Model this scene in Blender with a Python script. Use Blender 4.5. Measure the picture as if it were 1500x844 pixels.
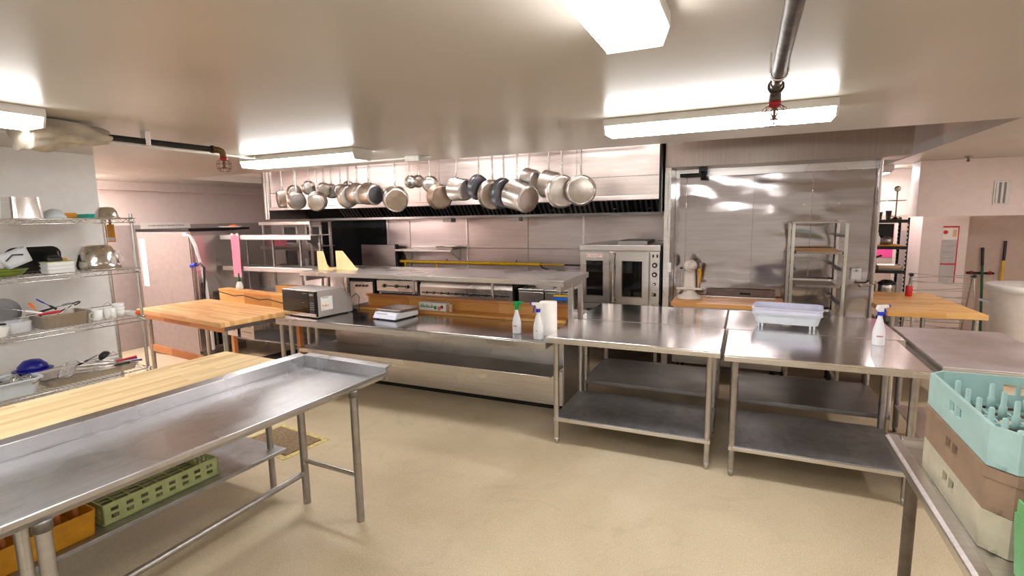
import bpy, math, random
from mathutils import Vector, Matrix
random.seed(7)
PI = math.pi
SC = bpy.context.scene
COL = SC.collection
for o in list(bpy.data.objects):
    bpy.data.objects.remove(o)

# ------------------------------------------------------------------ camera
cam_d = bpy.data.cameras.new('camera')
cam_d.sensor_width = 36.0
cam_d.lens = 756.0 * 36.0 / 1500.0
cam_d.clip_start = 0.02
cam = bpy.data.objects.new('camera', cam_d)
COL.objects.link(cam)
cam.matrix_world = (Matrix.Translation((0, 0, 1.85)) @ Matrix.Rotation(math.radians(24.5), 4, 'Z')
                    @ Matrix.Rotation(math.radians(90 - 7.83), 4, 'X') @ Matrix.Rotation(math.radians(-1.03), 4, 'Z'))
SC.camera = cam

# ------------------------------------------------------------------ world, exposure
w = bpy.data.worlds.new('world')
SC.world = w
w.use_nodes = True
w.node_tree.nodes['Background'].inputs[0].default_value = (1.0, 0.96, 0.92, 1)
w.node_tree.nodes['Background'].inputs[1].default_value = 0.3
SC.view_settings.view_transform = 'Standard'
SC.view_settings.look = 'None'
SC.view_settings.gamma = 1.0
SC.view_settings.use_curve_mapping = False
SC.view_settings.exposure = 0.95
LAMP = 14.0          # radiance of the fluorescent lenses

# ------------------------------------------------------------------ materials
def srgb(r, g, b):
    f = lambda c: c / 12.92 if c <= 0.04045 else ((c + 0.055) / 1.055) ** 2.4
    return (f(r / 255), f(g / 255), f(b / 255), 1)

class NT:
    def __init__(s, name):
        s.m = bpy.data.materials.new(name)
        s.m.use_nodes = True
        s.t = s.m.node_tree
        s.p = s.t.nodes['Principled BSDF']
        s.co = None
    def n(s, typ, **kw):
        nd = s.t.nodes.new(typ)
        for k, v in kw.items():
            if k in nd.inputs: nd.inputs[k].default_value = v
            else: setattr(nd, k, v)
        return nd
    def l(s, a, b): s.t.links.new(a, b)
    def coords(s, scale=(1, 1, 1), kind='Object'):
        tc = s.n('ShaderNodeTexCoord')
        mp = s.n('ShaderNodeMapping')
        mp.inputs['Scale'].default_value = scale
        s.l(tc.outputs[kind], mp.inputs['Vector'])
        return mp.outputs[0]
    def noise(s, scale, detail=3, rough=.55, vec=None, dist=0.0):
        nd = s.n('ShaderNodeTexNoise')
        nd.inputs['Scale'].default_value = scale
        nd.inputs['Detail'].default_value = detail
        nd.inputs['Roughness'].default_value = rough
        nd.inputs['Distortion'].default_value = dist
        s.l(vec if vec is not None else s.coords(), nd.inputs['Vector'])
        return nd.outputs['Fac']
    def ramp(s, fac, stops):
        r = s.n('ShaderNodeValToRGB')
        e = r.color_ramp.elements
        while len(e) < len(stops): e.new(0.5)
        for i, (pos, c) in enumerate(stops):
            e[i].position = pos
            e[i].color = c if len(c) == 4 else (*c, 1)
        s.l(fac, r.inputs[0])
        return r.outputs[0]
    def mix(s, fac, a, b, mode='MIX'):
        nd = s.n('ShaderNodeMix', data_type='RGBA', blend_type=mode)
        if isinstance(fac, (int, float)): nd.inputs[0].default_value = fac
        else: s.l(fac, nd.inputs[0])
        for i, v in ((6, a), (7, b)):
            if isinstance(v, (tuple, list)): nd.inputs[i].default_value = v
            else: s.l(v, nd.inputs[i])
        return nd.outputs[2]
    def bump(s, h, strength=.2, dist=.01):
        b = s.n('ShaderNodeBump')
        b.inputs['Strength'].default_value = strength
        b.inputs['Distance'].default_value = dist
        s.l(h, b.inputs['Height'])
        s.l(b.outputs[0], s.p.inputs['Normal'])
    def rng(s, fac, a, b):
        m = s.n('ShaderNodeMapRange')
        m.inputs['To Min'].default_value = a
        m.inputs['To Max'].default_value = b
        m.inputs['From Min'].default_value = .3
        m.inputs['From Max'].default_value = .7
        s.l(fac, m.inputs[0])
        return m.outputs[0]

M = {}
def plain(name, col, rough=.5, metal=0.0, var=.06, scale=14, spec=.5, **kw):
    t = NT(name)
    t.p.inputs['Roughness'].default_value = rough
    t.p.inputs['Metallic'].default_value = metal
    t.p.inputs['Specular IOR Level'].default_value = spec
    dark = tuple(c * (1 - 2 * var) for c in col[:3]) + (1,)
    lite = tuple(min(1, c * (1 + var)) for c in col[:3]) + (1,)
    t.l(t.ramp(t.noise(scale, 3), [(.3, dark), (.7, lite)]), t.p.inputs['Base Color'])
    for k, v in kw.items(): t.p.inputs[k].default_value = v
    M[name] = t.m
    return t
def steel(name, col, r0, r1, wave=.0, wscale=1.2, streak=(3, 60, 60), mottled=0.0, bumpd=.02):
    t = NT(name)
    t.p.inputs['Metallic'].default_value = 1
    n1 = t.noise(1.0, 5, .6, t.coords(streak))
    n2 = t.noise(2.2, 1, .5)
    a = tuple(c * .90 for c in col[:3]) + (1,)
    b = tuple(min(1, c * 1.08) for c in col[:3]) + (1,)
    c = t.ramp(n1, [(.3, a), (.7, b)])
    if mottled:
        n3 = t.noise(9.0 if mottled > .5 else 4.5, 6 if mottled > .5 else 4, .6, dist=.8)
        d = tuple(x * .55 for x in col[:3]) + (1,)
        c = t.mix(t.ramp(n3, [(.34, (0, 0, 0)), (.80, (mottled,) * 3)]), c, d)
    t.l(c, t.p.inputs['Base Color'])
    t.l(t.rng(n2, r0, r1), t.p.inputs['Roughness'])
    if wave:
        t.bump(t.noise(wscale, 1, .4, t.coords((1.7, 1.7, 4.0)) if name == 'steel_wall' else None), wave, bumpd)
    M[name] = t.m
    return t
steel('steel', (.70, .67, .65), .24, .36, .03, 1.6)
steel('steel_top', (.86, .82, .82), .13, .22, .04, 1.3, (2, 40, 40), .06)
steel('steel_counter', (.50, .50, .50), .14, .24, .08, 1.2, (2, 40, 40), .25)
steel('steel_wall', (.46, .42, .42), .08, .15, 1.0, 1.0, (2, 2, 30), .0, .02)
steel('steel_line', (.52, .46, .45), .28, .40, .3, 2.4, (2, 2, 30), .0, .03)
steel('steel_header', (.36, .31, .28), .34, .46, .05, 1.2, (40, 40, 2))
steel('steel_dark', (.34, .33, .33), .30, .48, .08, 2.0, (3, 40, 40), .4)
steel('galvanised', (.46, .47, .49), .38, .55, .06, 3.0, (6, 6, 6), .85)
steel('galvanised_warm', (.74, .69, .71), .36, .5, .06, 2.0, (6, 6, 6), .18)
steel('leg_steel', (.55, .53, .51), .25, .40, 0, 1, (40, 40, 6), .25)
steel('worn_leg', (.46, .44, .42), .32, .5, .1, 9, (20, 20, 8), .8)
steel('rust_leg', (.22, .19, .17), .4, .6, .2, 16, (20, 20, 8), .95)
steel('chrome', (.72, .71, .69), .15, .28, 0, 1, (30, 30, 30), .1)
steel('dish_steel', (.58, .58, .60), .22, .36, .05, 1.6, (40, 3, 40), .5)
steel('aluminium', (.66, .63, .59), .22, .34, .05, 4, (30, 30, 6), .10)
steel('aluminium_dull', (.48, .43, .38), .28, .42, .05, 4, (30, 30, 6), .35)
steel('burnt', (.42, .33, .25), .3, .5, .05, 6, (12, 12, 12), 1.0)
steel('hood_skin', (.86, .80, .78), .30, .42, .06, 1.2, (3, 3, 30))
steel('nickel', (.70, .68, .64), .12, .2)
plain('white_wall', srgb(236, 236, 235), .45, var=.02)
plain('pink_wall', srgb(238, 224, 219), .45, var=.02)
plain('grey_wall', srgb(176, 164, 161), .45, var=.03)
plain('machine_grey', srgb(150, 136, 132), .4, var=.05)
plain('pipe_dark', srgb(94, 84, 77), .4, metal=.5, var=.35, scale=25)
plain('appliance_grey', srgb(182, 175, 170), .35, metal=.3, var=.03)
plain('cage_red', srgb(116, 44, 50), .4, var=.2)
plain('alcove_wall', srgb(206, 186, 174), .5, var=.03)
plain('well_paint', srgb(226, 208, 196), .5, var=.03)
plain('white_plastic', srgb(232, 232, 230), .35, var=.02)
plain('white_enamel', srgb(226, 224, 220), .25, var=.03)
plain('porcelain', srgb(238, 238, 236), .12, var=.01)
plain('black_plastic', srgb(24, 24, 26), .35, var=.1)
plain('black_metal', srgb(28, 28, 30), .3, metal=.4, var=.2)
plain('black_cast', srgb(20, 19, 19), .55, var=.3)
plain('black_panel', srgb(36, 38, 42), .3, metal=.7, var=.3, scale=3)
plain('black_glass', srgb(14, 14, 15), .05, var=.0)
plain('rubber', srgb(30, 30, 32), .7, var=.1)
plain('blue_plastic', srgb(20, 50, 190), .35)
plain('navy_plastic', srgb(18, 22, 130), .3)
plain('green_plastic', srgb(20, 150, 72), .35)
plain('dark_green', srgb(20, 96, 60), .4)
plain('red_plastic', srgb(206, 24, 34), .35)
plain('red_paint', srgb(170, 28, 40), .4, var=.15)
plain('orange_plastic', srgb(246, 110, 24), .4)
plain('yellow_plastic', srgb(212, 150, 24), .45, var=.12)
plain('yellow_paint', srgb(238, 190, 10), .35, var=.06)
plain('orange_board', srgb(232, 160, 40), .5)
plain('teal_edge', srgb(30, 190, 180), .4)
plain('teal_rack', srgb(172, 206, 203), .45, var=.05)
plain('brown_rack', srgb(156, 130, 108), .5, var=.08)
plain('ivory_rack', srgb(198, 190, 166), .5, var=.08)
plain('sage_rack', srgb(186, 200, 140), .5, var=.08)
plain('leaf_rack', srgb(110, 178, 112), .45, var=.06)
plain('pink_paper', srgb(255, 150, 178), .8, var=.02)
plain('pink_card', srgb(255, 90, 170), .8, var=.02)
plain('paper', srgb(244, 240, 236), .8, var=.02)
plain('grey_paper', srgb(200, 196, 196), .8, var=.05)
plain('tub_grey', srgb(206, 214, 222), .4, var=.03)
steel('dark_pan', (.16, .165, .19), .25, .4)
plain('bin_white', srgb(232, 225, 219), .4, var=.03)
plain('tub_lilac', srgb(206, 208, 226), .35, var=.03)
plain('mixer_enamel', srgb(222, 214, 204), .25, var=.03)
plain('cable_yellow', srgb(236, 172, 20), .45)
plain('olive_bowl', srgb(110, 130, 40), .35)
plain('cloth', srgb(196, 186, 170), .9, var=.1)
plain('card', srgb(226, 196, 150), .8, var=.04)
plain('ply', srgb(240, 214, 160), .6, var=.05)
plain('hatch_mat', srgb(140, 118, 88), .8, var=.25, scale=60)
plain('hatch_tape', srgb(214, 196, 130), .7, var=.15, scale=30)
plain('bronze', srgb(120, 92, 60), .4, metal=.8, var=.2)
plain('print_red', srgb(214, 46, 52), .6, var=0)
plain('print_green', srgb(30, 150, 90), .6, var=0)
plain('print_orange', srgb(240, 140, 40), .6, var=0)
plain('print_blue', srgb(20, 110, 215), .6, var=0)
plain('print_black', srgb(30, 30, 32), .6, var=0)
plain('print_grey', srgb(140, 140, 142), .6, var=0)
plain('print_pink', srgb(226, 120, 140), .6, var=0)
plain('lcd', srgb(150, 158, 150), .2, var=0)
plain('foil', srgb(170, 165, 165), .35, metal=.8, var=.3, scale=30)

def clear(name, col, rough=.08, alpha=.35):
    t = NT(name)
    t.p.inputs['Base Color'].default_value = col
    t.p.inputs['Roughness'].default_value = rough
    t.p.inputs['Alpha'].default_value = alpha
    M[name] = t.m
clear('clear_plastic', (.85, .87, .92, 1))
clear('glass_pane', (.06, .06, .06, 1), .04, .55)
clear('bottle_plastic', (.86, .88, .90, 1), .25, .82)
clear('poly', (.9, .9, .92, 1), .35, .5)

def wood(name, c0, c1, c2, axis=0, stave=.045, rough=.4):
    """butcher block: staves running along the given axis, each of a slightly different tone"""
    t = NT(name)
    t.p.inputs['Roughness'].default_value = rough
    tc = t.n('ShaderNodeTexCoord')
    sp = t.n('ShaderNodeSeparateXYZ')
    t.l(tc.outputs['Object'], sp.inputs[0])
    across, along = sp.outputs[1 - axis], sp.outputs[axis]
    def mth(op, a, b=None):
        m = t.n('ShaderNodeMath', operation=op)
        for i, v in enumerate((a, b)):
            if v is None: continue
            if isinstance(v, (int, float)): m.inputs[i].default_value = v
            else: t.l(v, m.inputs[i])
        return m.outputs[0]
    row = mth('FLOOR', mth('DIVIDE', across, stave))
    wn = t.n('ShaderNodeTexWhiteNoise', noise_dimensions='1D')
    t.l(row, wn.inputs['W'])
    shift = mth('ADD', along, mth('MULTIPLY', wn.outputs['Value'], 3.0))
    seg = mth('FLOOR', mth('DIVIDE', shift, .55))
    wn2 = t.n('ShaderNodeTexWhiteNoise', noise_dimensions='2D')
    cb = t.n('ShaderNodeCombineXYZ')
    t.l(row, cb.inputs[0]); t.l(seg, cb.inputs[1])
    t.l(cb.outputs[0], wn2.inputs['Vector'])
    sc = [28, 28, 28]; sc[axis] = 1.6
    g = t.noise(1.0, 5, .65, t.coords(tuple(sc)), .6)
    f = mth('ADD', mth('MULTIPLY', wn2.outputs['Value'], .55), mth('MULTIPLY', g, .45))
    c = t.ramp(f, [(.2, c0), (.5, c1), (.8, c2)])
    st = t.noise(2.4, 5, .6)
    c = t.mix(t.ramp(st, [(.5, (0, 0, 0)), (.75, (.35,) * 3)]), c, c0)
    t.l(c, t.p.inputs['Base Color'])
    M[name] = t.m
wood('block_pale', srgb(206, 174, 122), srgb(228, 200, 150), srgb(240, 218, 174), 1)
wood('block_gold', srgb(206, 152, 94), srgb(226, 176, 116), srgb(238, 196, 140), 0)
wood('block_honey', srgb(196, 128, 62), srgb(222, 156, 86), srgb(234, 176, 106), 0)
wood('pine', srgb(196, 132, 62), srgb(222, 164, 88), srgb(236, 186, 116), 0, .3, .45)
wood('fir', srgb(190, 116, 62), srgb(214, 142, 86), srgb(228, 162, 104), 0, .3, .5)
wood('block_right', srgb(206, 148, 78), srgb(232, 178, 104), srgb(242, 198, 130), 0)

def floor_mat():
    t = NT('floor_epoxy')
    big = t.noise(.55, 5, .6, dist=.5)
    base = t.ramp(big, [(.3, srgb(186, 168, 136)), (.52, srgb(208, 192, 162)), (.72, srgb(225, 211, 186))])
    sp1 = t.noise(170, 2, .5)
    c = t.mix(t.ramp(sp1, [(.56, (0, 0, 0)), (.66, (.55,) * 3)]), base, srgb(146, 120, 88))
    sp2 = t.noise(130, 2, .5, t.coords((1, 1.3, 1)))
    c = t.mix(t.ramp(sp2, [(.58, (0, 0, 0)), (.66, (.5,) * 3)]), c, srgb(240, 230, 204))
    st = t.noise(2.1, 6, .7, dist=1.0)
    c = t.mix(t.ramp(st, [(.55, (0, 0, 0)), (.78, (.35,) * 3)]), c, srgb(140, 120, 86))
    t.l(c, t.p.inputs['Base Color'])
    t.l(t.rng(t.noise(3.0, 4), .34, .52), t.p.inputs['Roughness'])
    t.bump(sp1, .08, .002)
    M['floor'] = t.m
floor_mat()
def ceiling_mat():
    t = NT('ceiling_gloss')
    n = t.noise(.8, 2, .5, t.coords((1, .6, 1)))
    t.l(t.ramp(n, [(.3, srgb(188, 179, 168)), (.7, srgb(206, 198, 188))]), t.p.inputs['Base Color'])
    t.p.inputs['Roughness'].default_value = .3
    M['ceiling'] = t.m
ceiling_mat()
def lens_mat(name, col, k):
    t = NT(name)
    t.p.inputs['Base Color'].default_value = (.9, .9, .9, 1)
    t.p.inputs['Emission Color'].default_value = col
    t.p.inputs['Emission Strength'].default_value = k
    M[name] = t.m
lens_mat('lens', (1.0, .985, .97, 1), LAMP)
lens_mat('lens_warm', (1.0, .90, .86, 1), LAMP * 1.7)
lens_mat('lens_bay', (1.0, .94, .92, 1), LAMP * .45)

# ------------------------------------------------------------------ mesh builder
class MB:
    def __init__(s): s.v, s.f, s.sm = [], [], []
    def add(s, vs, fs, smooth=False, mat=None):
        b = len(s.v)
        for p in vs:
            p = Vector(p)
            s.v.append(tuple(mat @ p) if mat else tuple(p))
        for f in fs:
            s.f.append([b + i for i in f]); s.sm.append(smooth)
        return s
    def box(s, x0, x1, y0, y1, z0, z1, mat=None):
        if x0 > x1: x0, x1 = x1, x0
        if y0 > y1: y0, y1 = y1, y0
        if z0 > z1: z0, z1 = z1, z0
        vs = [(x, y, z) for z in (z0, z1) for y in (y0, y1) for x in (x0, x1)]
        return s.add(vs, [(0, 2, 3, 1), (4, 5, 7, 6), (0, 1, 5, 4), (2, 6, 7, 3), (0, 4, 6, 2), (1, 3, 7, 5)], mat=mat)
    def hexa(s, lo, hi, mat=None):      # lo, hi: four corners each (ccw from above)
        return s.add(list(lo) + list(hi), [(3, 2, 1, 0), (4, 5, 6, 7), (0, 1, 5, 4), (1, 2, 6, 5), (2, 3, 7, 6), (3, 0, 4, 7)], mat=mat)
    def prism(s, poly, a, b, axis='x', smooth=False, mat=None):
        def P(u, v, t): return {'x': (t, u, v), 'y': (u, t, v), 'z': (u, v, t)}[axis]
        n = len(poly)
        vs = [P(u, v, a) for u, v in poly] + [P(u, v, b) for u, v in poly]
        fs = [tuple(range(n))[::-1], tuple(range(n, 2 * n))] + [(i, (i + 1) % n, n + (i + 1) % n, n + i) for i in range(n)]
        return s.add(vs, fs, smooth, mat)
    def cyl(s, p0, p1, r, n=14, r2=None, caps=True, mat=None):
        p0, p1 = Vector(p0), Vector(p1)
        r2 = r if r2 is None else r2
        d = (p1 - p0).normalized()
        u = d.orthogonal().normalized(); w_ = d.cross(u)
        vs = []
        for p, rr in ((p0, r), (p1, r2)):
            for i in range(n):
                a = 2 * PI * i / n
                vs.append(p + (u * math.cos(a) + w_ * math.sin(a)) * rr)
        s.add(vs, [(i, (i + 1) % n, n + (i + 1) % n, n + i) for i in range(n)], True, mat)
        if caps:
            s.add(vs, [tuple(range(n))[::-1], tuple(range(n, 2 * n))], False, mat)
        return s
    def tube(s, pts, r, n=8, closed=False, mat=None):
        pts = [Vector(p) for p in pts]
        m = len(pts)
        rings = []
        up = None
        for i, p in enumerate(pts):
            if closed: d = pts[(i + 1) % m] - pts[i - 1]
            else: d = pts[min(i + 1, m - 1)] - pts[max(i - 1, 0)]
            d.normalize()
            if up is None: up = d.orthogonal().normalized()
            up = (up - d * up.dot(d))
            if up.length < 1e-5: up = d.orthogonal()
            up.normalize()
            w_ = d.cross(up)
            rr = r[i] if isinstance(r, (list, tuple)) else r
            rings.append([p + (up * math.cos(2 * PI * k / n) + w_ * math.sin(2 * PI * k / n)) * rr for k in range(n)])
        vs = [q for ring in rings for q in ring]
        fs = []
        for i in range(m if closed else m - 1):
            j = (i + 1) % m
            fs += [(i * n + k, i * n + (k + 1) % n, j * n + (k + 1) % n, j * n + k) for k in range(n)]
        s.add(vs, fs, True, mat)
        if not closed:
            s.add(rings[0] + rings[-1], [tuple(range(n))[::-1], tuple(range(n, 2 * n))], False, mat)
        return s
    def lathe(s, prof, n=28, mat=None, smooth=True, sx=1, sy=1):
        vs, fs = [], []
        m = len(prof)
        for r, z in prof:
            for i in range(n):
                a = 2 * PI * i / n
                vs.append((r * math.cos(a) * sx, r * math.sin(a) * sy, z))
        for j in range(m - 1):
            for i in range(n):
                k = (i + 1) % n
                fs.append((j * n + i, j * n + k, (j + 1) * n + k, (j + 1) * n + i))
        if prof[0][0] > 1e-6: fs.append(tuple(range(n))[::-1])
        if prof[-1][0] > 1e-6: fs.append(tuple((m - 1) * n + i for i in range(n)))
        return s.add(vs, fs, smooth, mat)
    def rrect(s, x0, x1, y0, y1, z0, z1, r=.02, n=5, x2=None, taper=0.0, mat=None):
        """rounded-rectangle block; taper shrinks the bottom"""
        def ring(ins, z):
            pts = []
            for cx, cy, a0 in ((x1 - r, y1 - r, 0), (x0 + r, y1 - r, PI / 2), (x0 + r, y0 + r, PI), (x1 - r, y0 + r, 1.5 * PI)):
                for k in range(n + 1):
                    a = a0 + PI / 2 * k / n
                    pts.append((cx + r * math.cos(a), cy + r * math.sin(a), z))
            mx, my = (x0 + x1) / 2, (y0 + y1) / 2
            fx, fy = 1 - 2 * ins / (x1 - x0), 1 - 2 * ins / (y1 - y0)
            return [(mx + (p[0] - mx) * fx, my + (p[1] - my) * fy, p[2]) for p in pts]
        a, b = ring(taper, z0), ring(0, z1)
        k = len(a)
        s.add(a + b, [(i, (i + 1) % k, k + (i + 1) % k, k + i) for i in range(k)], True, mat)
        s.add(a + b, [tuple(range(k))[::-1], tuple(range(k, 2 * k))], False, mat)
        return s
    def tub(s, x0, x1, y0, y1, z0, z1, r=.03, t=.004, taper=.015, n=5, lip=.0, mat=None):
        """open container with rounded corners, wall thickness t and an outward lip"""
        def ring(ins, z):
            pts = []
            for cx, cy, a0 in ((x1 - r, y1 - r, 0), (x0 + r, y1 - r, PI / 2), (x0 + r, y0 + r, PI), (x1 - r, y0 + r, 1.5 * PI)):
                for k in range(n + 1):
                    a = a0 + PI / 2 * k / n
                    pts.append((cx + r * math.cos(a), cy + r * math.sin(a), z))
            mx, my = (x0 + x1) / 2, (y0 + y1) / 2
            fx, fy = 1 - 2 * ins / (x1 - x0), 1 - 2 * ins / (y1 - y0)
            return [(mx + (p[0] - mx) * fx, my + (p[1] - my) * fy, p[2]) for p in pts]
        rings = [ring(taper, z0)]
        if lip:
            rings += [ring(0, z1 - t * 2), ring(-lip, z1 - t * 2), ring(-lip, z1)]
        else:
            rings += [ring(0, z1)]
        rings += [ring(t, z1), ring(taper + t, z0 + t)]
        k = len(rings[0])
        vs = [p for q in rings for p in q]
        fs = []
        for j in range(len(rings) - 1):
            fs += [(j * k + i, j * k + (i + 1) % k, (j + 1) * k + (i + 1) % k, (j + 1) * k + i) for i in range(k)]
        s.add(vs, fs, False, mat)
        m = len(rings) - 1
        s.add(vs, [tuple(range(k))[::-1], tuple(m * k + i for i in range(k))], False, mat)
        return s
    def sphere(s, c, r, n=16, m=8, sx=1, sy=1, sz=1, mat=None):
        prof = [(max(1e-7, math.sin(PI * j / m)) * r, -math.cos(PI * j / m) * r) for j in range(m + 1)]
        vs, fs = [], []
        for rr, z in prof:
            for i in range(n):
                a = 2 * PI * i / n
                vs.append((c[0] + rr * math.cos(a) * sx, c[1] + rr * math.sin(a) * sy, c[2] + z * sz))
        for j in range(m):
            for i in range(n):
                k = (i + 1) % n
                fs.append((j * n + i, j * n + k, (j + 1) * n + k, (j + 1) * n + i))
        return s.add(vs, fs, True, mat)
    def build(s, name, mat, parent=None, bevel=0.0, seg=2):
        me = bpy.data.meshes.new(name)
        me.from_pydata(s.v, [], s.f)
        me.polygons.foreach_set('use_smooth', s.sm)
        me.materials.append(M[mat])
        me.update()
        o = bpy.data.objects.new(name, me)
        COL.objects.link(o)
        if parent is not None: o.parent = parent
        if bevel:
            b = o.modifiers.new('bevel', 'BEVEL')
            b.width = bevel; b.segments = seg; b.limit_method = 'ANGLE'; b.angle_limit = math.radians(40)
        return o

def box(name, mat, parent, *c, bevel=.003):
    return MB().box(*c).build(name, mat, parent, bevel)
def thing(name, label, cat, loc=(0, 0, 0), rz=0.0, group=None):
    o = bpy.data.objects.new(name, None)
    o.empty_display_size = .05
    COL.objects.link(o)
    o.location = loc
    o.rotation_euler = (0, 0, math.radians(rz))
    o['label'] = label; o['category'] = cat
    if group: o['group'] = group
    return o
def tag(o, label, cat, group=None):
    o['label'] = label; o['category'] = cat
    if group: o['group'] = group
    return o
def struct(o):
    o['kind'] = 'structure'
    return o
def dup(root, loc, rz=None, label=None, group=None):
    r = root.copy(); COL.objects.link(r); r.location = loc
    if rz is not None: r.rotation_euler = (0, 0, math.radians(rz))
    if label: r['label'] = label
    if group: r['group'] = group
    for ch in list(root.children):
        c = ch.copy(); COL.objects.link(c); c.parent = r
        for g in ch.children:
            d = g.copy(); COL.objects.link(d); d.parent = c
    return r
def lettering(name, text, size, mat, parent, matrix, align='CENTER', depth=.0006, sx=1.0):
    cu = bpy.data.curves.new(name, 'FONT')
    cu.body = text; cu.size = size; cu.align_x = align; cu.align_y = 'CENTER'; cu.extrude = depth
    tmp = bpy.data.objects.new(name, cu)
    COL.objects.link(tmp)
    dg = bpy.context.evaluated_depsgraph_get()
    me = bpy.data.meshes.new_from_object(tmp.evaluated_get(dg))
    bpy.data.objects.remove(tmp)
    me.materials.clear(); me.materials.append(M[mat])
    me.transform(matrix @ Matrix.Diagonal((sx, 1, 1, 1)))
    o = bpy.data.objects.new(name, me)
    COL.objects.link(o)
    o.parent = parent
    return o
def marks(name, mat, parent, matrix, width, height, n, seed=1):
    """a row of small strokes standing for print too small to read"""
    r_ = random.Random(seed)
    m = MB()
    st = width / n
    for k in range(n):
        x = -width / 2 + k * st
        h_ = height * r_.choice((.6, .65, 1.0))
        if r_.random() < .5: m.box(x, x + st * .3, -height / 2, -height / 2 + h_, 0, .0008)
        m.box(x + st * .1, x + st * .8, -height / 2, -height / 2 + height * .22, 0, .0008)
        m.box(x + st * .5, x + st * .8, -height / 2, -height / 2 + height * .6, 0, .0008)
        if r_.random() < .6: m.box(x + st * .1, x + st * .8, -height / 2 + height * .45, -height / 2 + height * .62, 0, .0008)
    o = m.build(name, mat, parent)
    o.data.transform(matrix)
    return o
def frame(loc, xdir, zdir):
    """matrix with local X along xdir and local Z (text normal) along zdir"""
    x, z = Vector(xdir).normalized(), Vector(zdir).normalized()
    y = z.cross(x)
    m = Matrix((x, y, z)).transposed().to_4x4()
    m.translation = Vector(loc)
    return m

# ================================================================== the room
struct(MB().box(-9, 5, -3, 11, -.1, 0).build('floor', 'floor'))
c = MB()
c.box(-9, 5, -3, 4.6, 2.44, 2.54); c.box(1.62, 5, 4.6, 11, 2.44, 2.54); c.box(-9, -6.95, 4.6, 7.3, 2.44, 2.54)
struct(c.build('ceiling', 'ceiling'))
c = MB()
c.box(-6.95, 1.62, 4.6, 7.3, 2.95, 3.05); c.box(-6.95, 1.62, 4.55, 4.6, 2.54, 2.95)
c.box(1.62, 1.67, 4.6, 11, 2.54, 3.05); c.box(-7.0, -6.95, 4.6, 7.3, 2.54, 3.05); c.box(-.85, 1.62, 7.3, 11, 2.95, 3.05)
struct(c.build('trim_1', 'well_paint'))                    # the raised bay over the cooking line
struct(MB().box(-5.25, -5.12, -3, 2.65, 0, 2.44).build('wall_left', 'white_wall'))
struct(MB().box(-9, -5.25, 2.52, 2.65, 0, 2.44).build('wall_left_return', 'pink_wall'))
wl = struct(MB().box(-8.4, -8.25, 2.65, 7.1, 1.83, 2.44).build('wall_left_rear', 'pink_wall'))
MB().box(-8.4, -8.24, 2.65, 7.1, 0, 1.83).build('dado', 'grey_wall', wl)
struct(MB().box(-8.25, -8.0, 2.66, 7.09, 2.33, 2.44).build('trim_2', 'pink_wall'))
wb = struct(MB().box(-8.4, -.85, 7.1, 7.25, 0, 2.95).build('wall_back', 'grey_wall'))
xs = [-5.5, -5.05, -3.98, -2.95, -2.1, -.87]
for i in range(len(xs) - 1):
    box('steel_panel', 'steel_line', wb, xs[i] + .003, xs[i + 1] - .003, 7.084, 7.1, 1.385, 1.94, bevel=.002)
    box('steel_panel', 'steel_line', wb, xs[i] + .003, xs[i + 1] - .003, 7.080, 7.1, .55, 1.380, bevel=.002)
box('seam_strip', 'steel', wb, -5.52, -5.48, 7.07, 7.1, .9, 1.94)
for x in (-3.98, -2.1): box('seam_strip', 'steel', wb, x - .015, x + .015, 7.068, 7.1, .9, 1.94)
box('black_panel', 'black_panel', wb, -6.95, -5.53, 7.06, 7.1, .2, 1.94)  # near-black sheet on the left end of the back wall
# the walk-in: steel face, jamb, header
ww = struct(MB().box(-.85, 1.2, 6.47, 8.3, 0, 2.44).build('wall_walk_in', 'steel_wall'))
wx = [-.79, -.665, .05, .62, 1.2]
for i in range(4):
    box('steel_panel', 'steel_wall', ww, wx[i] + .002, wx[i + 1] - .002, 6.455, 6.47, .05, 2.27, bevel=.002)
box('top_rail', 'steel', ww, -.79, 1.2, 6.44, 6.47, 2.275, 2.36)
box('jamb', 'steel', ww, -.86, -.79, 6.05, 6.47, 0, 2.36)
box('corner_post', 'steel', ww, 1.2, 1.225, 6.40, 6.47, 0, 2.36)
for x in (-.42, -.1, .22, .55, .87):
    MB().cyl((x, 6.456, 1.93), (x, 6.45, 1.93), .008, 8).build('rivet', 'steel', ww)
struct(MB().box(-.86, 1.38, 6.05, 6.5, 2.36, 2.95).build('trim_3', 'steel_header', None, .004))
# right-hand side: store room, soffit, end walls
wr = struct(MB().box(1.2, 5, 9.35, 9.5, 1.78, 2.95).build('wall_back_right', 'pink_wall'))
MB().box(1.2, 1.98, 9.34, 9.5, 0, 1.78).build('door_panel', 'alcove_wall', wr)
MB().box(1.98, 2.02, 9.31, 9.5, 0, 1.78).build('door_casing', 'pink_wall', wr)
MB().box(2.02, 5, 9.34, 9.5, 1.55, 1.78).build('plaster', 'alcove_wall', wr)
MB().box(2.02, 5, 9.33, 9.5, 0, 1.55).build('dado', 'grey_wall', wr)
struct(MB().box(1.9, 5, 7.95, 8.3, 1.765, 2.44).build('trim_4', 'pink_wall', None, .004))
struct(MB().box(2.13, 2.62, 8.6, 9.33, 0, 1.85).build('wall_partition', 'pink_wall'))
struct(MB().box(2.62, 5, 9.0, 9.3, 0, 1.85).build('wall_alcove', 'alcove_wall'))
struct(MB().box(4.5, 4.65, -3, 9.35, 0, 2.44).build('wall_right', 'pink_wall'))
struct(MB().box(-9, 5, -3.15, -3, 0, 2.44).build('wall_front', 'white_wall'))
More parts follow.
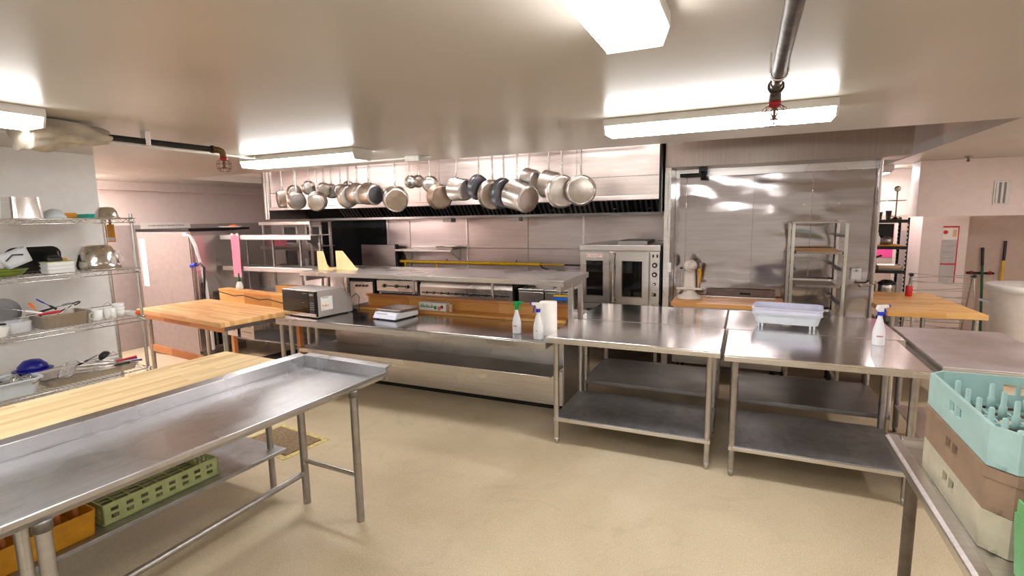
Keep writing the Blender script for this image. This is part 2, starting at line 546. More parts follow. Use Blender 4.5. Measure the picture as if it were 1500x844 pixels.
# floor hatch with worn tape round it
h = thing('floor_hatch', 'brown floor hatch edged with pale yellow tape beside the dish table', 'hatch', (-3.52, 2.98, 0), -8)
box('plate', 'hatch_mat', h, -.28, .28, -.17, .17, 0, .012)
for a in ((-.33, .33, .17, .22), (-.33, .33, -.22, -.17), (-.33, -.28, -.17, .17), (.28, .33, -.17, .17)):
    box('tape', 'hatch_tape', h, *a, 0, .004, bevel=0)

# ------------------------------------------------------------------ fluorescent fixtures
def fixture(label, x, y, z, length, along, lens='lens', wd=.24, group=None):
    t = thing('fluorescent_light', label, 'ceiling light', (x, y, z), 0 if along == 'x' else 90, group)
    L = length / 2; W = wd / 2
    box('housing', 'white_enamel', t, -L, L, -W, W, -.045, 0, bevel=.004)
    MB().prism([(-W + .004, -.045), (-W * .78, -.092), (W * .78, -.092), (W - .004, -.045)], -L + .012, L - .012, 'x').build('lens', lens, t)
    for s in (-1, 1):
        MB().prism([(-W, -.04), (-W * .8, -.096), (W * .8, -.096), (W, -.04)], s * (L - .012), s * L, 'x').build('end_cap', 'white_enamel', t, .002)
    return t
Z = 2.44
fixture('long white wraparound light on the ceiling below the caged sprinkler of the thick pipe', -.215, 3.36, Z, 1.25, 'x')
fixture('white wraparound light running towards the island between the other ceiling lights', -.335, 1.06, Z, 1.22, 'y', wd=.21)
fixture('white wraparound light in front of the hanging pots with a conduit running into it', -3.62, 3.52, Z, 1.34, 'x')
fixture('white wraparound light at the ceiling by the wire shelving and the stuffed cloth', -3.4, .9, Z, 1.22, 'y')
g = 'lights out of view in the raised bay'
for x in (-5.6, -3.4, -1.6): fixture('strip light in the raised bay above the hanging pots', x, 4.95, 2.95, 1.22, 'x', 'lens_bay', group=g)
g = 'added lights of the rear rooms'  # guessed fixtures, added out of sight to brighten the rear rooms
fixture('added strip light of the dishwashing corner close behind the white wall', -7.4, 2.95, Z, 1.22, 'x', 'lens_warm', group=g)
fixture('added strip light of the dishwashing corner facing the dish machine', -7.62, 3.5, Z, 1.22, 'x', 'lens_warm', group=g)  # extra hidden lamp added to lift the pale rear wall
fixture('added strip light in the passage beside the walk in cooler', 3.3, 5.6, Z, 1.22, 'y', 'lens_warm', group=g)
fixture('added strip light behind the low soffit in the store room', 1.62, 8.75, Z, .6, 'y', 'lens_warm', group=g)
g = 'lights of the front half of the kitchen'
for x, y in ((-2.0, -1.2), (.6, -1.4), (2.6, .2), (2.7, 2.9)):
    fixture('ceiling strip light over the front half of the kitchen', x, y, Z, 1.22, 'y', group=g)

# ------------------------------------------------------------------ pipes
def caged_sprinkler(label, p, red='red_paint', group=None):
    t = thing('fire_sprinkler', label, 'sprinkler', p, 0, group)
    MB().lathe([(.018, 0), (.026, -.008), (.026, -.022), (.016, -.03)], 12).build('collar', red, t)
    m = MB().cyl((0, 0, -.025), (0, 0, -.075), .006, 8)
    m.lathe([(.001, -.075), (.018, -.076), (.018, -.08), (.001, -.081)], 12)
    m.tube([(-.006, 0, -.03), (-.014, 0, -.05), (-.004, 0, -.074)], .003, 6).tube([(.006, 0, -.03), (.014, 0, -.05), (.004, 0, -.074)], .003, 6)
    m.build('head', 'bronze', t)
    m = MB()
    for k in range(8):
        a = PI * k / 4
        ca, sa = math.cos(a), math.sin(a)
        m.tube([(.024 * ca, .024 * sa, -.02), (.045 * ca, .045 * sa, -.035), (.05 * ca, .05 * sa, -.07), (.036 * ca, .036 * sa, -.105), (.004 * ca, .004 * sa, -.108)], +.0016, 5)
    for r, z in ((.049, -.05), (.047, -.085)):
        m.tube([(r * math.cos(2 * PI * k / 16), r * math.sin(2 * PI * k / 16), z) for k in range(16)], .0016, 5, True)
    m.build('cage', 'cage_red', t)
    return t
t = thing('sprinkler_pipe', 'thick dark steel pipe on the ceiling ending at a red caged sprinkler', 'pipe', (.085, 0, 2.37))
MB().cyl((0, -2.8, 0), (0, 2.34, 0), .0245, 16).build('pipe', 'pipe_dark', t)
MB().cyl((0, 2.33, 0), (0, 2.46, 0), .018, 14).build('reducer', 'aluminium_dull', t)
m = MB().tube([(0, 2.44, 0), (0, 2.5, 0), (0, 2.54, -.004), (0, 2.56, -.03), (0, 2.56, -.05)], .024, 12)
m.cyl((0, 2.50, 0), (0, 2.515, 0), .033, 12)
m.build('elbow', 'pipe_dark', t)
for y in (.4, 2.25):
    MB().tube([(-.03, y, .07)] + [(.03 * math.cos(a), y, .03 * math.sin(a)) for a in [PI * (1 + k / 8) for k in range(9)]] + [(.03, y, .07)], .004, 6).build('hanger', 'chrome', t)
caged_sprinkler('red caged sprinkler under the long light at the thick pipe end', (.085, 2.56, 2.325))
t = thing('sprinkler_pipe', 'dark pipe along the ceiling above the wire shelving with a brass elbow', 'pipe', (-3.6, 0, 2.375), -1)
MB().cyl((0, -2.8, 0), (0, 2.62, 0), .019, 14).build('pipe', 'black_cast', t)
m = MB().tube([(0, 2.60, 0), (0, 2.655, 0), (0, 2.68, -.008), (0, 2.69, -.03), (0, 2.69, -.045)], .023, 12)
m.cyl((0, 2.6, 0), (0, 2.615, 0), .028, 12).build('elbow', 'bronze', t)
box('hanger', 'chrome', t, -.026, .026, 2.14, 2.17, -.03, .065)
caged_sprinkler('small caged sprinkler at the brass elbow over the dishwashing corner', (-3.553, 2.69, 2.33), 'red_paint')
t = MB()
t.cyl((-4.25, -2.5, 2.424), (-4.12, 3.29, 2.424), .011, 10)
t.tube([(-4.12, 3.28, 2.424), (-4.12, 3.34, 2.424), (-4.11, 3.37, 2.424), (-4.08, 3.38, 2.424), (-4.05, 3.38, 2.424)], .011, 10)
tag(t.build('conduit', 'white_enamel'), 'thin white conduit running along the ceiling to the light by the pots', 'conduit')
t = thing('conduit', 'white conduit with junction box along the ceiling edge over the pots', 'conduit', (0, 0, 2.425))
MB().cyl((-4.6, 4.2, 0), (-2.9, 4.2, 0), .011, 10).build('tube', 'white_enamel', t)
box('junction_box', 'white_enamel', t, -2.98, -2.82, 4.14, 4.26, -.035, .014)
MB().cyl((-2.82, 4.2, 0), (-2.72, 4.2, 0), .008, 8).build('stub', 'white_enamel', t)
# crumpled cloth stuffed round the left pipe
rnd = random.Random(3)
m = MB()
n, k = 26, 22
vs, fs = [], []
for i in range(n):
    u = i / (n - 1)
    for j in range(k):
        v = 2 * PI * j / k
        r = (.085 + .035 * math.sin(u * 3.0 + .6)) * (1 - .35 * u)
        r *= 1 + .18 * math.sin(5 * v + 9 * u) + .10 * math.sin(11 * v - 6 * u)
        sag = -.10 * max(0, .35 - u)
        vs.append((r * 1.25 * math.cos(v), u * .42, min(.055, r * .8 * math.sin(v) + sag)))
for i in range(n - 1):
    fs += [(i * k + j, i * k + (j + 1) % k, (i + 1) * k + (j + 1) % k, (i + 1) * k + j) for j in range(k)]
fs += [tuple(range(k))[::-1], tuple((n - 1) * k + j for j in range(k))]
o = MB().add(vs, fs, True).build('crumpled_cloth', 'cloth')
o.location = (-3.6, 1.53, 2.375)
tag(o, 'crumpled beige cloth stuffed round the dark pipe at the ceiling', 'cloth')
# right ceiling sprinkler and thin vertical conduits
t = thing('fire_sprinkler', 'bare sprinkler on the lower ceiling in front of the soffit', 'sprinkler', (2.25, 7.6, 2.44))
MB().lathe([(.04, 0), (.04, -.006), (.014, -.012), (.012, -.05)], 14).build('rosette', 'aluminium_dull', t)
MB().lathe([(.003, -.05), (.02, -.052), (.02, -.056), (.003, -.06)], 12).build('deflector', 'bronze', t)
t = thing('conduit', 'vertical steel conduit with valve at the corner of the walk in', 'conduit', (1.2, 6.34, 0))
MB().cyl((0, 0, 1.13), (0, 0, 2.36), .010, 10).build('riser', 'aluminium_dull', t)
m = MB().tube([(0, 0, 1.14), (0, 0, 1.10), (-.03, 0, 1.085), (-.1, 0, 1.085)], .011, 8)
m.sphere((0, 0, 1.11), .02).sphere((-.11, 0, 1.085), .02)
m.build('valve', 'aluminium_dull', t)
t = thing('switch_box', 'small white control box on the steel corner below a valve', 'box', (1.06, 6.455, 1.2))
box('body', 'white_plastic', t, -.045, .045, -.05, 0, -.07, .05, bevel=.006)
box('cover', 'white_enamel', t, -.036, .036, -.056, -.05, -.055, .02)
MB().cyl((0, -.05, .03), (0, -.062, .03), .01, 10).build('knob', 'print_grey', t)
t = thing('pull_switch', 'white cord and switch hanging on the steel jamb beside the oven', 'switch', (-.82, 6.04, 0))
MB().tube([(0, 0, 2.3), (0, 0, 1.6), (.015, -.005, 1.4), (.03, -.01, 1.31)], .004, 6).build('cord', 'white_plastic', t)
box('switch', 'white_plastic', t, .01, .055, -.03, 0, 1.2, 1.31)
t = thing('door_operator', 'black roller and chain under the header of the walk in', 'door operator', (-.52, 6.25, 2.28))
MB().cyl((-.2, 0, 0), (.02, 0, 0), .022, 12).build('shaft', 'black_metal', t)
m = MB()
for a in range(3): m.tube([(.03 + .02 * a, .045 * math.cos(q), .045 * math.sin(q) - .01) for q in [2 * PI * k / 14 for k in range(14)]], .010, 6, True)
m.build('chain_wheel', 'black_cast', t)
box('bracket', 'black_metal', t, .0, .09, -.02, .02, .0, .08)
# vent and plates on the soffit
t = thing('wall_vent', 'white louvred vent on the low soffit', 'vent', (2.69, 7.95, 2.03))
box('frame', 'white_enamel', t, -.075, .075, -.012, 0, -.14, .14)
box('opening', 'print_grey', t, -.058, .058, -.014, -.012, -.12, .12, bevel=0)
for k in range(3):
    box('louvre', 'white_enamel', t, -.045 + k * .045 - .012, -.045 + k * .045 + .012, -.02, -.012, -.12, .12)

# ================================================================== work tables
def leg(parent, x, y, z1, r=.0225, mat='leg_steel', foot=True, z0=0.0):
    o = MB().cyl((x, y, z0 + (.05 if foot else 0)), (x, y, z1), r, 14).build('leg', mat, parent)
    if foot: MB().lathe([(r * .55, .0), (r * .75, .012), (r * 1.0, .05)], 12, Matrix.Translation((x, y, z0))).build('foot', mat, o)
    return o
def work_table(name, label, x0, x1, y0, y1, h, shelf_z, topmat='steel_top', shelfmat='galvanised', legmat='leg_steel', back=0.0, group=None, inset=.07):
    t = thing(name, label, 'table', ((x0 + x1) / 2, (y0 + y1) / 2, 0), 0, group)
    W, D = (x1 - x0) / 2, (y1 - y0) / 2
    m = MB().box(-W, W, -D, D, h - .012, h)
    m.build('tabletop', topmat, t, .004)
    # turned-down rim all round
    for a in ((-W, W, -D, -D + .012), (-W, W, D - .012, D), (-W, -W + .012, -D + .012, D - .012), (W - .012, W, -D + .012, D - .012)):
        box('rim', 'steel', t, *a, h - .048, h - .012, bevel=.003)
    if back: box('backsplash', topmat, t, -W, W, D - .015, D, h, h + back)
    for sx in (-1, 1):
        for sy in (-1, 1): leg(t, sx * (W - inset), sy * (D - .06), h - .012, mat=legmat)
    sh = box('undershelf', shelfmat, t, -W + inset - .022, W - inset + .022, -D + .04, D - .04, shelf_z + .028, shelf_z + .036, bevel=.003)
    for a in ((-W + inset - .022, W - inset + .022, -D + .038, -D + .05), (-W + inset - .022, W - inset + .022, D - .05, D - .038)):
        box('shelf_rim', 'steel' if shelfmat == 'galvanised' else shelfmat, sh, *a, shelf_z, shelf_z + .0275, bevel=.003)
    box('hat_channel', 'steel_dark', t, -W + .1, W - .1, -.05, .05, h - .04, h - .0125)
    return t
work_table('work_table', 'steel work table whose corner overlaps the island counter, dull grey shelf below', -1.43, -.135, 3.76, 4.55, .90, .195)
work_table('work_table', 'steel work table with spray bottle, scuffed dark shelf below', -.11, 1.04, 3.72, 4.56, .895, .195, legmat='worn_leg')
work_table('work_table', 'steel work table between the oven and the table touching the island', -1.42, -.145, 4.565, 5.46, .90, .27, shelfmat='steel_dark')
work_table('work_table', 'steel work table in front of the tray rack with a plastic tub on it', -.13, 1.10, 4.575, 5.46, .895, .26, shelfmat='steel_dark')
work_table('work_table', 'matte grey metal table in front of the white bin', 1.13, 1.84, 3.9, 5.16, .89, .2, topmat='galvanised_warm', shelfmat='galvanised_warm', legmat='worn_leg')

# ================================================================== the island
t = thing('island_counter', 'long steel island counter with undershelf and solid base', 'counter', (-2.95, 4.2, 0))
# local x: -1.45 .. 1.53 (world -4.40 .. -1.42), y: -.43 ..
box('countertop', 'steel_counter', t, -1.46, 1.52, -.44, .27, .848, .86, bevel=.004)
box('counter_rim', 'steel', t, -1.46, 1.52, -.44, -.428, .795, .848)
box('counter_rim', 'steel', t, -1.46, -1.448, -.428, .27, .795, .848)
box('counter_rim', 'steel', t, 1.508, 1.52, -.428, .27, .795, .848)
b = box('base', 'steel', t, -1.28, 1.45, .22, 1.10, .09, .845, bevel=.005)
box('lower_panel', 'steel', b, -1.275, 1.445, .205, .22, .085, .42)
box('plinth', 'black_cast', t, -1.2, 1.38, .32, 1.02, 0, .09)
sh = box('undershelf', 'steel_dark', t, -1.5, 1.45, -.14, .22, .462, .472)
box('shelf_rim', 'steel', sh, -1.5, 1.45, -.152, -.14, .43, .474)
for y in (-.3, .05): leg(t, -1.40, y, .845)
for x in (-.35, .33):
    MB().prism([(-.32, .80), (.21, .80), (.21, .68), (.1, .72)], x, x + .02, 'x').build('bracket', 'steel_dark', t)
# pass shelf over the rear of the island
t = thing('island_shelf', 'long steel shelf raised on posts above the island counter', 'shelf', (-2.92, 4.5, 0))
box('shelf_board', 'steel', t, -1.50, 1.505, -.36, .40, 1.29, 1.302, bevel=.004)
box('shelf_rim', 'steel', t, -1.50, 1.505, -.37, -.36, 1.26, 1.303)
box('shelf_rim', 'steel', t, 1.505, 1.517, -.37, .40, 1.25, 1.303)
box('shelf_rim', 'steel', t, -1.512, -1.50, -.37, .40, 1.25, 1.303)
for x in (-1.46, 1.465):
    for y in (-.005, .30): box('post', 'steel', t, x - .022, x + .022, y - .022, y + .022, .862, 1.29)
    box('gusset', 'steel', t, x - .018, x + .018, -.34, .36, 1.2, 1.262)
for x in (-.5, .5): box('post', 'steel', t, x - .012, x + .012, .30, .325, 1.0, 1.29)
# wooden rail behind the counter
t = thing('wooden_rail', 'pine trough board along the rear of the island counter', 'board', (-2.72, 4.52, .861))
box('base_board', 'pine', t, -1.22, 1.22, -.045, .16, 0, .022)
box('front_strip', 'pine', t, -1.22, 1.22, -.065, -.045, 0, .028)
box('back_board', 'pine', t, -1.22, 1.22, .13, .15, .022, .13)
box('top_rail', 'fir', t, -1.22, 1.22, .09, .16, .13, .15)

# ================================================================== left front: dish table and butcher block
RL = -3.0
t = thing('dish_table', 'long steel dish table with raised rims on tubular legs', 'table', (-2.07, 2.55, 0), RL)
# local: x from -.70 (rear) to 0 (aisle side), y from -2.9 to 0
box('basin', 'dish_steel', t, -.70, -.012, -2.9, -.012, .842, .852, bevel=.003)
MB().prism([(-.712, .84), (-.70, .84), (-.70, .925), (-.76, .935), (-.76, .928), (-.712, .918)], -2.9, 0, 'y').build('back_rim', 'dish_steel', t, .003)
MB().prism([(-.012, .851), (.012, .895), (.035, .90), (.037, .875), (.02, .868), (-.004, .84)], -2.9, 0, 'y').build('front_rim', 'dish_steel', t, .004)
MB().prism([(-.012, .84), (0, .84), (.0, .915), (.045, .922), (.045, .93), (-.012, .925)], -.712, .03, 'x').build('end_rim', 'dish_steel', t, .003)
for x, y in ((-.03, -.24), (-.50, -.24), (-.03, -1.72), (-.42, -1.66)):
    lg = MB().cyl((x, y, 0), (x, y, .842), .024, 14).build('leg', 'worn_leg' if y > -1 else 'dish_steel', t)
    MB().lathe([(.030, .80), (.030, .83), (.04, .842)], 14, Matrix.Translation((x, y, 0))).build('socket', 'steel_dark', lg)
MB().cyl((-.48, -.24, .30), (-.05, -.24, .30), .015, 12).build('stretcher', 'leg_steel', t)
MB().cyl((-.50, -.26, .21), (-.42, -1.64, .21), .019, 12).build('stretcher', 'worn_leg', t)
MB().cyl((-.41, -1.66, .30), (-.04, -1.72, .30), .015, 12).build('stretcher', 'leg_steel', t)
t = thing('butcher_block_table', 'pale butcher block table behind the dish table', 'table', (-2.86, 2.5, 0), RL)
box('tabletop', 'block_pale', t, -.66, 0, -2.9, 0, .85, .895, bevel=.004)
for x, y in ((-.08, -.12), (-.60, -.12), (-.08, -2.0), (-.60, -2.0)):
    MB().cyl((x, y, 0), (x, y, .85), .021, 14).build('leg', 'worn_leg', t)
box('undershelf', 'galvanised', t, -.64, .02, -2.8, -.07, .27, .295)

# racks on that undershelf
def slotted_rack(name, label, mat, loc, rz, L=.5, D=.5, H=.1, n=6, rows=2):
    t = thing(name, label, 'rack', loc, rz)
    for s in (-1, 1):
        for nm, a in (('long_wall', 0), ('short_wall', 1)):
            m = MB()
            LL = (L if a == 0 else D) / 2
            off = (D if a == 0 else L) / 2
            R = Matrix.Rotation(0 if a == 0 else PI / 2, 4, 'Z')
            y0, y1 = (s * off - s * .006, s * off)
            # frame bars around slots
            zs = [0.0] + [H * (.22 + .34 * k) for k in range(rows)] + [H]
            hs = .2 * H
            edges = []
            for k in range(rows + 1):
                za = 0 if k == 0 else zs[k] + hs
                zb = zs[k + 1]
                m.box(-LL, LL, min(y0, y1), max(y0, y1), za, zb, R)
            for k in range(rows):
                za, zb = zs[k + 1], zs[k + 1] + hs
                wb_ = 2 * LL / (n * 2 + 1)
                for q in range(n + 1):
                    m.box(-LL + q * 2 * wb_, -LL + q * 2 * wb_ + wb_, min(y0, y1), max(y0, y1), za, zb, R)
            m.build(nm, mat, t)
    m = MB()
    for k in range(9): 
        x = -L / 2 + L * k / 8
        m.box(x - .004, x + .004, -D / 2, D / 2, 0, .006)
        y = -D / 2 + D * k / 8
        m.box(-L / 2, L / 2, y - .004, y + .004, 0, .0055)
    m.build('grid', mat, t)
    return t
slotted_rack('dish_rack', 'sage green slotted dish rack on the shelf under the butcher block', 'sage_rack', (-3.17, 1.70, .297), 87, .62, .42, .11, 8)
t = thing('utensil_crate', 'yellow plastic crate of wooden handled pieces under the dish table', 'crate', (-3.17, 1.10, .297), 87)
MB().tub(-.25, .25, -.22, .22, 0, .13, .02, .006, .01).build('body', 'yellow_plastic', t)
for k in range(14):
    x = -.2 + .4 * (k % 7) / 6; y = -.12 + .2 * (k // 7)
    MB().cyl((x, y, .03), (x + rnd.uniform(-.02, .02), y + rnd.uniform(-.02, .02), .15 + rnd.uniform(0, .04)), .014, 8).build('wooden_handle', 'fir', t)

# ================================================================== right front: dish racks on a steel table
t = thing('rack_table', 'steel table with raised rim carrying a stack of dish racks', 'table', (.56, 2.52, 0), 0)
box('basin', 'steel', t, .04, .98, -2.4, -.03, .885, .893)
MB().prism([(.0, .915), (.012, .925), (.045, .925), (.05, .893), (.04, .885), (.0, .885)], -2.4, 0, 'y').build('side_rim', 'steel', t, .003)
MB().prism([(-.04, .885), (0, .885), (0, .915), (-.012, .925), (-.045, .925), (-.05, .893)], .05, .98, 'x').build('end_rim', 'steel', t, .003)
for x, y in ((.085, -.09), (.9, -.09), (.085, -2.2), (.9, -2.2)):
    MB().cyl((x, y, 0), (x, y, .885), .022, 14).build('leg', 'rust_leg', t)
def dish_rack(label, mat, z, h, grp, top=False, recess=0.0):
    """square dish rack: bevelled corner walls with hand-holds, gridded floor, pegs in the top one"""
    t = thing('dish_rack', label, 'rack', (.90, 2.045, z), 0, grp)
    A, B, ch = .265, .31, .05
    ring = lambda i: [(-A + ch, -B + i), (A - ch, -B + i), (A - i, -B + ch), (A - i, B - ch), (A - ch, B - i), (-A + ch, B - i), (-A + i, B - ch), (-A + i, -B + ch)]
    o_, i_ = ring(0), ring(.012)
    m = MB()
    z0, z1 = 0, h
    for k in range(8):
        j = (k + 1) % 8
        P = [o_[k], o_[j], i_[j], i_[k]]
        L = math.dist(o_[k], o_[j])
        if L > .2:       # long wall: leave two hand-hold openings
            d = lambda u, inner: tuple((i_ if inner else o_)[k][q] * (1 - u) + (i_ if inner else o_)[j][q] * u for q in (0, 1))
            cuts = [0, .40, .485, .515, .60, 1]
            for a in range(5):
                segs = [(0, h)] if a in (0, 2, 4) else [(0, h * .42), (h * .74, h)]
                for za, zb in segs:
                    Q = [d(cuts[a], 0), d(cuts[a + 1], 0), d(cuts[a + 1], 1), d(cuts[a], 1)]
                    m.hexa([(*q, za) for q in Q], [(*q, zb) for q in Q])
        else:
            m.hexa([(*q, 0) for q in P], [(*q, h) for q in P])
    w_ = m.build('wall', mat, t)
    if recess:
        r2 = ring(-.006); 
        m = MB()
        for k in range(8):
            j = (k + 1) % 8
            Q = [r2[k], r2[j], o_[j], o_[k]]
            m.hexa([(*q, h - recess) for q in Q], [(*q, h) for q in Q])
        m.build('collar', mat, w_)
    m = MB()
    for k in range(9):
        x = -A + .02 + (2 * A - .04) * k / 8
        m.box(x - .004, x + .004, -B + .02, B - .02, .004, .014)
        y = -B + .02 + (2 * B - .04) * k / 8
        m.box(-A + .02, A - .02, y - .004, y + .004, .004, .0135)
    m.build('grid', mat, t)
    if top:
        for i in range(5):
            for j in range(6):
                x = -.19 + .095 * i; y = -.235 + .094 * j
                pg = MB().lathe([(.012, .01), (.0115, .05), (.0085, .052), (.008, .098), (.005, .102)], 8, Matrix.Translation((x, y, 0))).build('peg', mat, t)
    return t
g = 'dish racks stacked on the rack table'
dish_rack('cream dish rack at the bottom of the stack on the steel table', 'ivory_rack', .895, .115, g)
dish_rack('brown dish rack between the cream and the pale teal ones', 'brown_rack', 1.012, .125, g, recess=.03)
dish_rack('pale teal peg rack on top of the stack', 'teal_rack', 1.14, .115, g, True)
t = thing('green_tote', 'small green plastic tote on the steel table beside the dish racks', 'tote', (.785, 1.60, .896))
MB().tub(-.12, .12, -.11, .09, 0, .165, .012, .005, .01).build('body', 'leaf_rack', t)
MB().box(-.12, -.114, .03, .07, .165, .21).build('tab', 'leaf_rack', t, .003)

# ================================================================== exhaust hood over the cooking line
t = thing('exhaust_hood', 'long steel exhaust hood with dark slatted filters above the cooking line', 'hood', (0, 0, 0))
hx = [-6.86, -5.35, -4.05, -2.95, -1.85, -.90]
for i in range(5):
    box('face_panel', 'hood_skin', t, hx[i] + .002, hx[i + 1] - .002, 5.95, 5.965, 2.285, 2.94, bevel=.002)
    box('face_panel', 'hood_skin', t, hx[i] + .002, hx[i + 1] - .002, 5.945, 5.965, 2.06, 2.281, bevel=.002)
MB().prism([(5.90, 2.02), (5.905, 2.06), (5.965, 2.075), (5.965, 2.06), (5.93, 2.05), (5.925, 2.03), (5.965, 2.025), (5.965, 2.015)], -6.86, -.90, 'x').build('drip_lip', 'hood_skin', t, .002)
box('end_panel', 'black_metal', t, -.90, -.875, 5.905, 7.06, 1.88, 2.94)
box('end_panel', 'hood_skin', t, -6.89, -6.865, 5.90, 7.05, 1.88, 2.94)
box('end_post', 'hood_skin', t, -6.93, -6.895, 5.88, 5.96, 1.88, 2.94)
box('top_plenum', 'black_metal', t, -6.86, -.90, 5.97, 6.35, 2.5, 2.55)
box('trough', 'steel_dark', t, -6.86, -.90, 6.72, 6.80, 1.845, 1.885)
box('rear_flange', 'steel_dark', t, -6.86, -.90, 6.80, 7.05, 1.90, 1.93)
nf = 12
for k in range(nf):
    x0 = -6.10 + k * .433
    p = MB().hexa([(x0, 6.735, 1.885), (x0 + .425, 6.735, 1.885), (x0 + .425, 6.755, 1.895), (x0, 6.755, 1.895)],
                  [(x0, 6.20, 2.45), (x0 + .425, 6.20, 2.45), (x0 + .425, 6.22, 2.46), (x0, 6.22, 2.46)]).build('filter', 'black_metal', t)
    m = MB()
    for q in range(6):
        xa = x0 + .03 + q * .066
        m.hexa([(xa, 6.715, 1.885), (xa + .026, 6.715, 1.885), (xa + .026, 6.733, 1.886), (xa, 6.733, 1.886)],
               [(xa, 6.18, 2.45), (xa + .026, 6.18, 2.45), (xa + .026, 6.198, 2.45), (xa, 6.198, 2.45)])
    m.build('baffle', 'steel_dark', p)
    MB().tube([(x0 + .19, 6.66, 1.935), (x0 + .19, 6.64, 1.93), (x0 + .235, 6.64, 1.93), (x0 + .235, 6.66, 1.935)], .004, 6).build('filter_handle', 'chrome', p)
MB().hexa([(-6.86, 6.735, 1.885), (-6.11, 6.735, 1.885), (-6.11, 6.755, 1.895), (-6.86, 6.755, 1.895)],
          [(-6.86, 6.20, 2.45), (-6.11, 6.20, 2.45), (-6.11, 6.22, 2.46), (-6.86, 6.22, 2.46)]).build('blank_panel', 'black_metal', t)
for x in (-4.15, -3.05): box('grease_cup', 'steel_dark', t, x, x + .14, 6.66, 6.80, 1.79, 1.845)
lt = box('hood_label', 'paper', t, -3.52, -3.28, 5.941, 5.944, 2.14, 2.20, bevel=0)
marks('label_print', 'print_red', lt, frame((-3.40, 5.9405, 2.17), (1, 0, 0), (0, -1, 0)), .2, .045, 5)

# ------------------------------------------------------------------ hanging pots
t = thing('pot_rack', 'steel pot rail up in the raised bay that the pots hang from', 'pot rack', (0, 0, 2.66))
for y in (5.1, 5.5, 5.7):
    MB().cyl((-6.3, y, 0), (-1.1, y, 0), .012, 10).build('rail', 'black_metal', t)
    for x in (-6.2, -3.7, -1.2): MB().cyl((x, y, 0), (x, y, .29), .008, 8).build('drop_rod', 'black_metal', t)
def pot(name, label, cx, cy, cz, r, depth, axis, mat, bottom=None, group='pots hanging in front of the hood', taper=.94, wide=False):
    """pan hung by its long handle: centre of the body at (cx,cy,cz), bottom facing along axis"""
    ax = Vector(axis).normalized()
    up = Vector((0, 0, 1)); up = (up - ax * up.dot(ax)).normalized()
    side = up.cross(ax)
    R = Matrix((side, up, ax)).transposed().to_4x4()     # local z = axis (towards the bottom), local y = handle
    t = thing(name, label, 'pot', (cx, cy, cz), 0, group)
    h = depth / 2; rb = r * taper; th = .004; cr = min(.02, depth * .3)
    prof = [(.0005, h), (rb - cr, h), (rb - cr * .3, h - cr * .3), (rb, h - cr), (r, -h + .004), (r + .005, -h + .001), (r + .005, -h), (r - th, -h), (rb - th, h - cr), (rb - cr, h - th * 1.4), (.0005, h - th * 1.4)]
    MB().lathe(prof, 36, R).build('body', mat, t)
    if bottom:
        MB().lathe([(.0005, h + .0015), (rb - cr * 1.2, h + .0015), (rb - cr * 1.0, h + .0002)], 36, R).build('base_disc', bottom, t)
    top = 2.664 - cz
    start = R @ Vector((0, r - .002, -h + .02))
    mid = R @ Vector((0, r + .035, -h + .008))
    # long strap handle: rises from the rim to the rail
    L = min(.30, top - mid.z - .03)
    end = Vector((mid.x * .6, mid.y * .6, mid.z + L))
    hd = MB().tube([start, mid, mid + Vector((0, 0, .03)), end], [.013, .012, .011, .012], 8)
    hd.build('handle', 'aluminium_dull' if mat == 'burnt' else 'chrome', t)
    MB().tube([end + Vector((0, 0, -.015)), (0, 0, top - .05), (0, 0, top), (.0, .015, top + .014), (0, .028, top)], .005, 6).build('hook', 'chrome', t)
    MB().cyl(R @ Vector((-.014, r, -h + .02)), R @ Vector((.014, r, -h + .02)), .009, 8).build('handle_lug', 'aluminium_dull', t)
    return t
F_, RR = (.62, -.76, -.16), (.8, -.58, -.12)
CAM = (.25, -.96, -.08)
PN = 'saucepan'
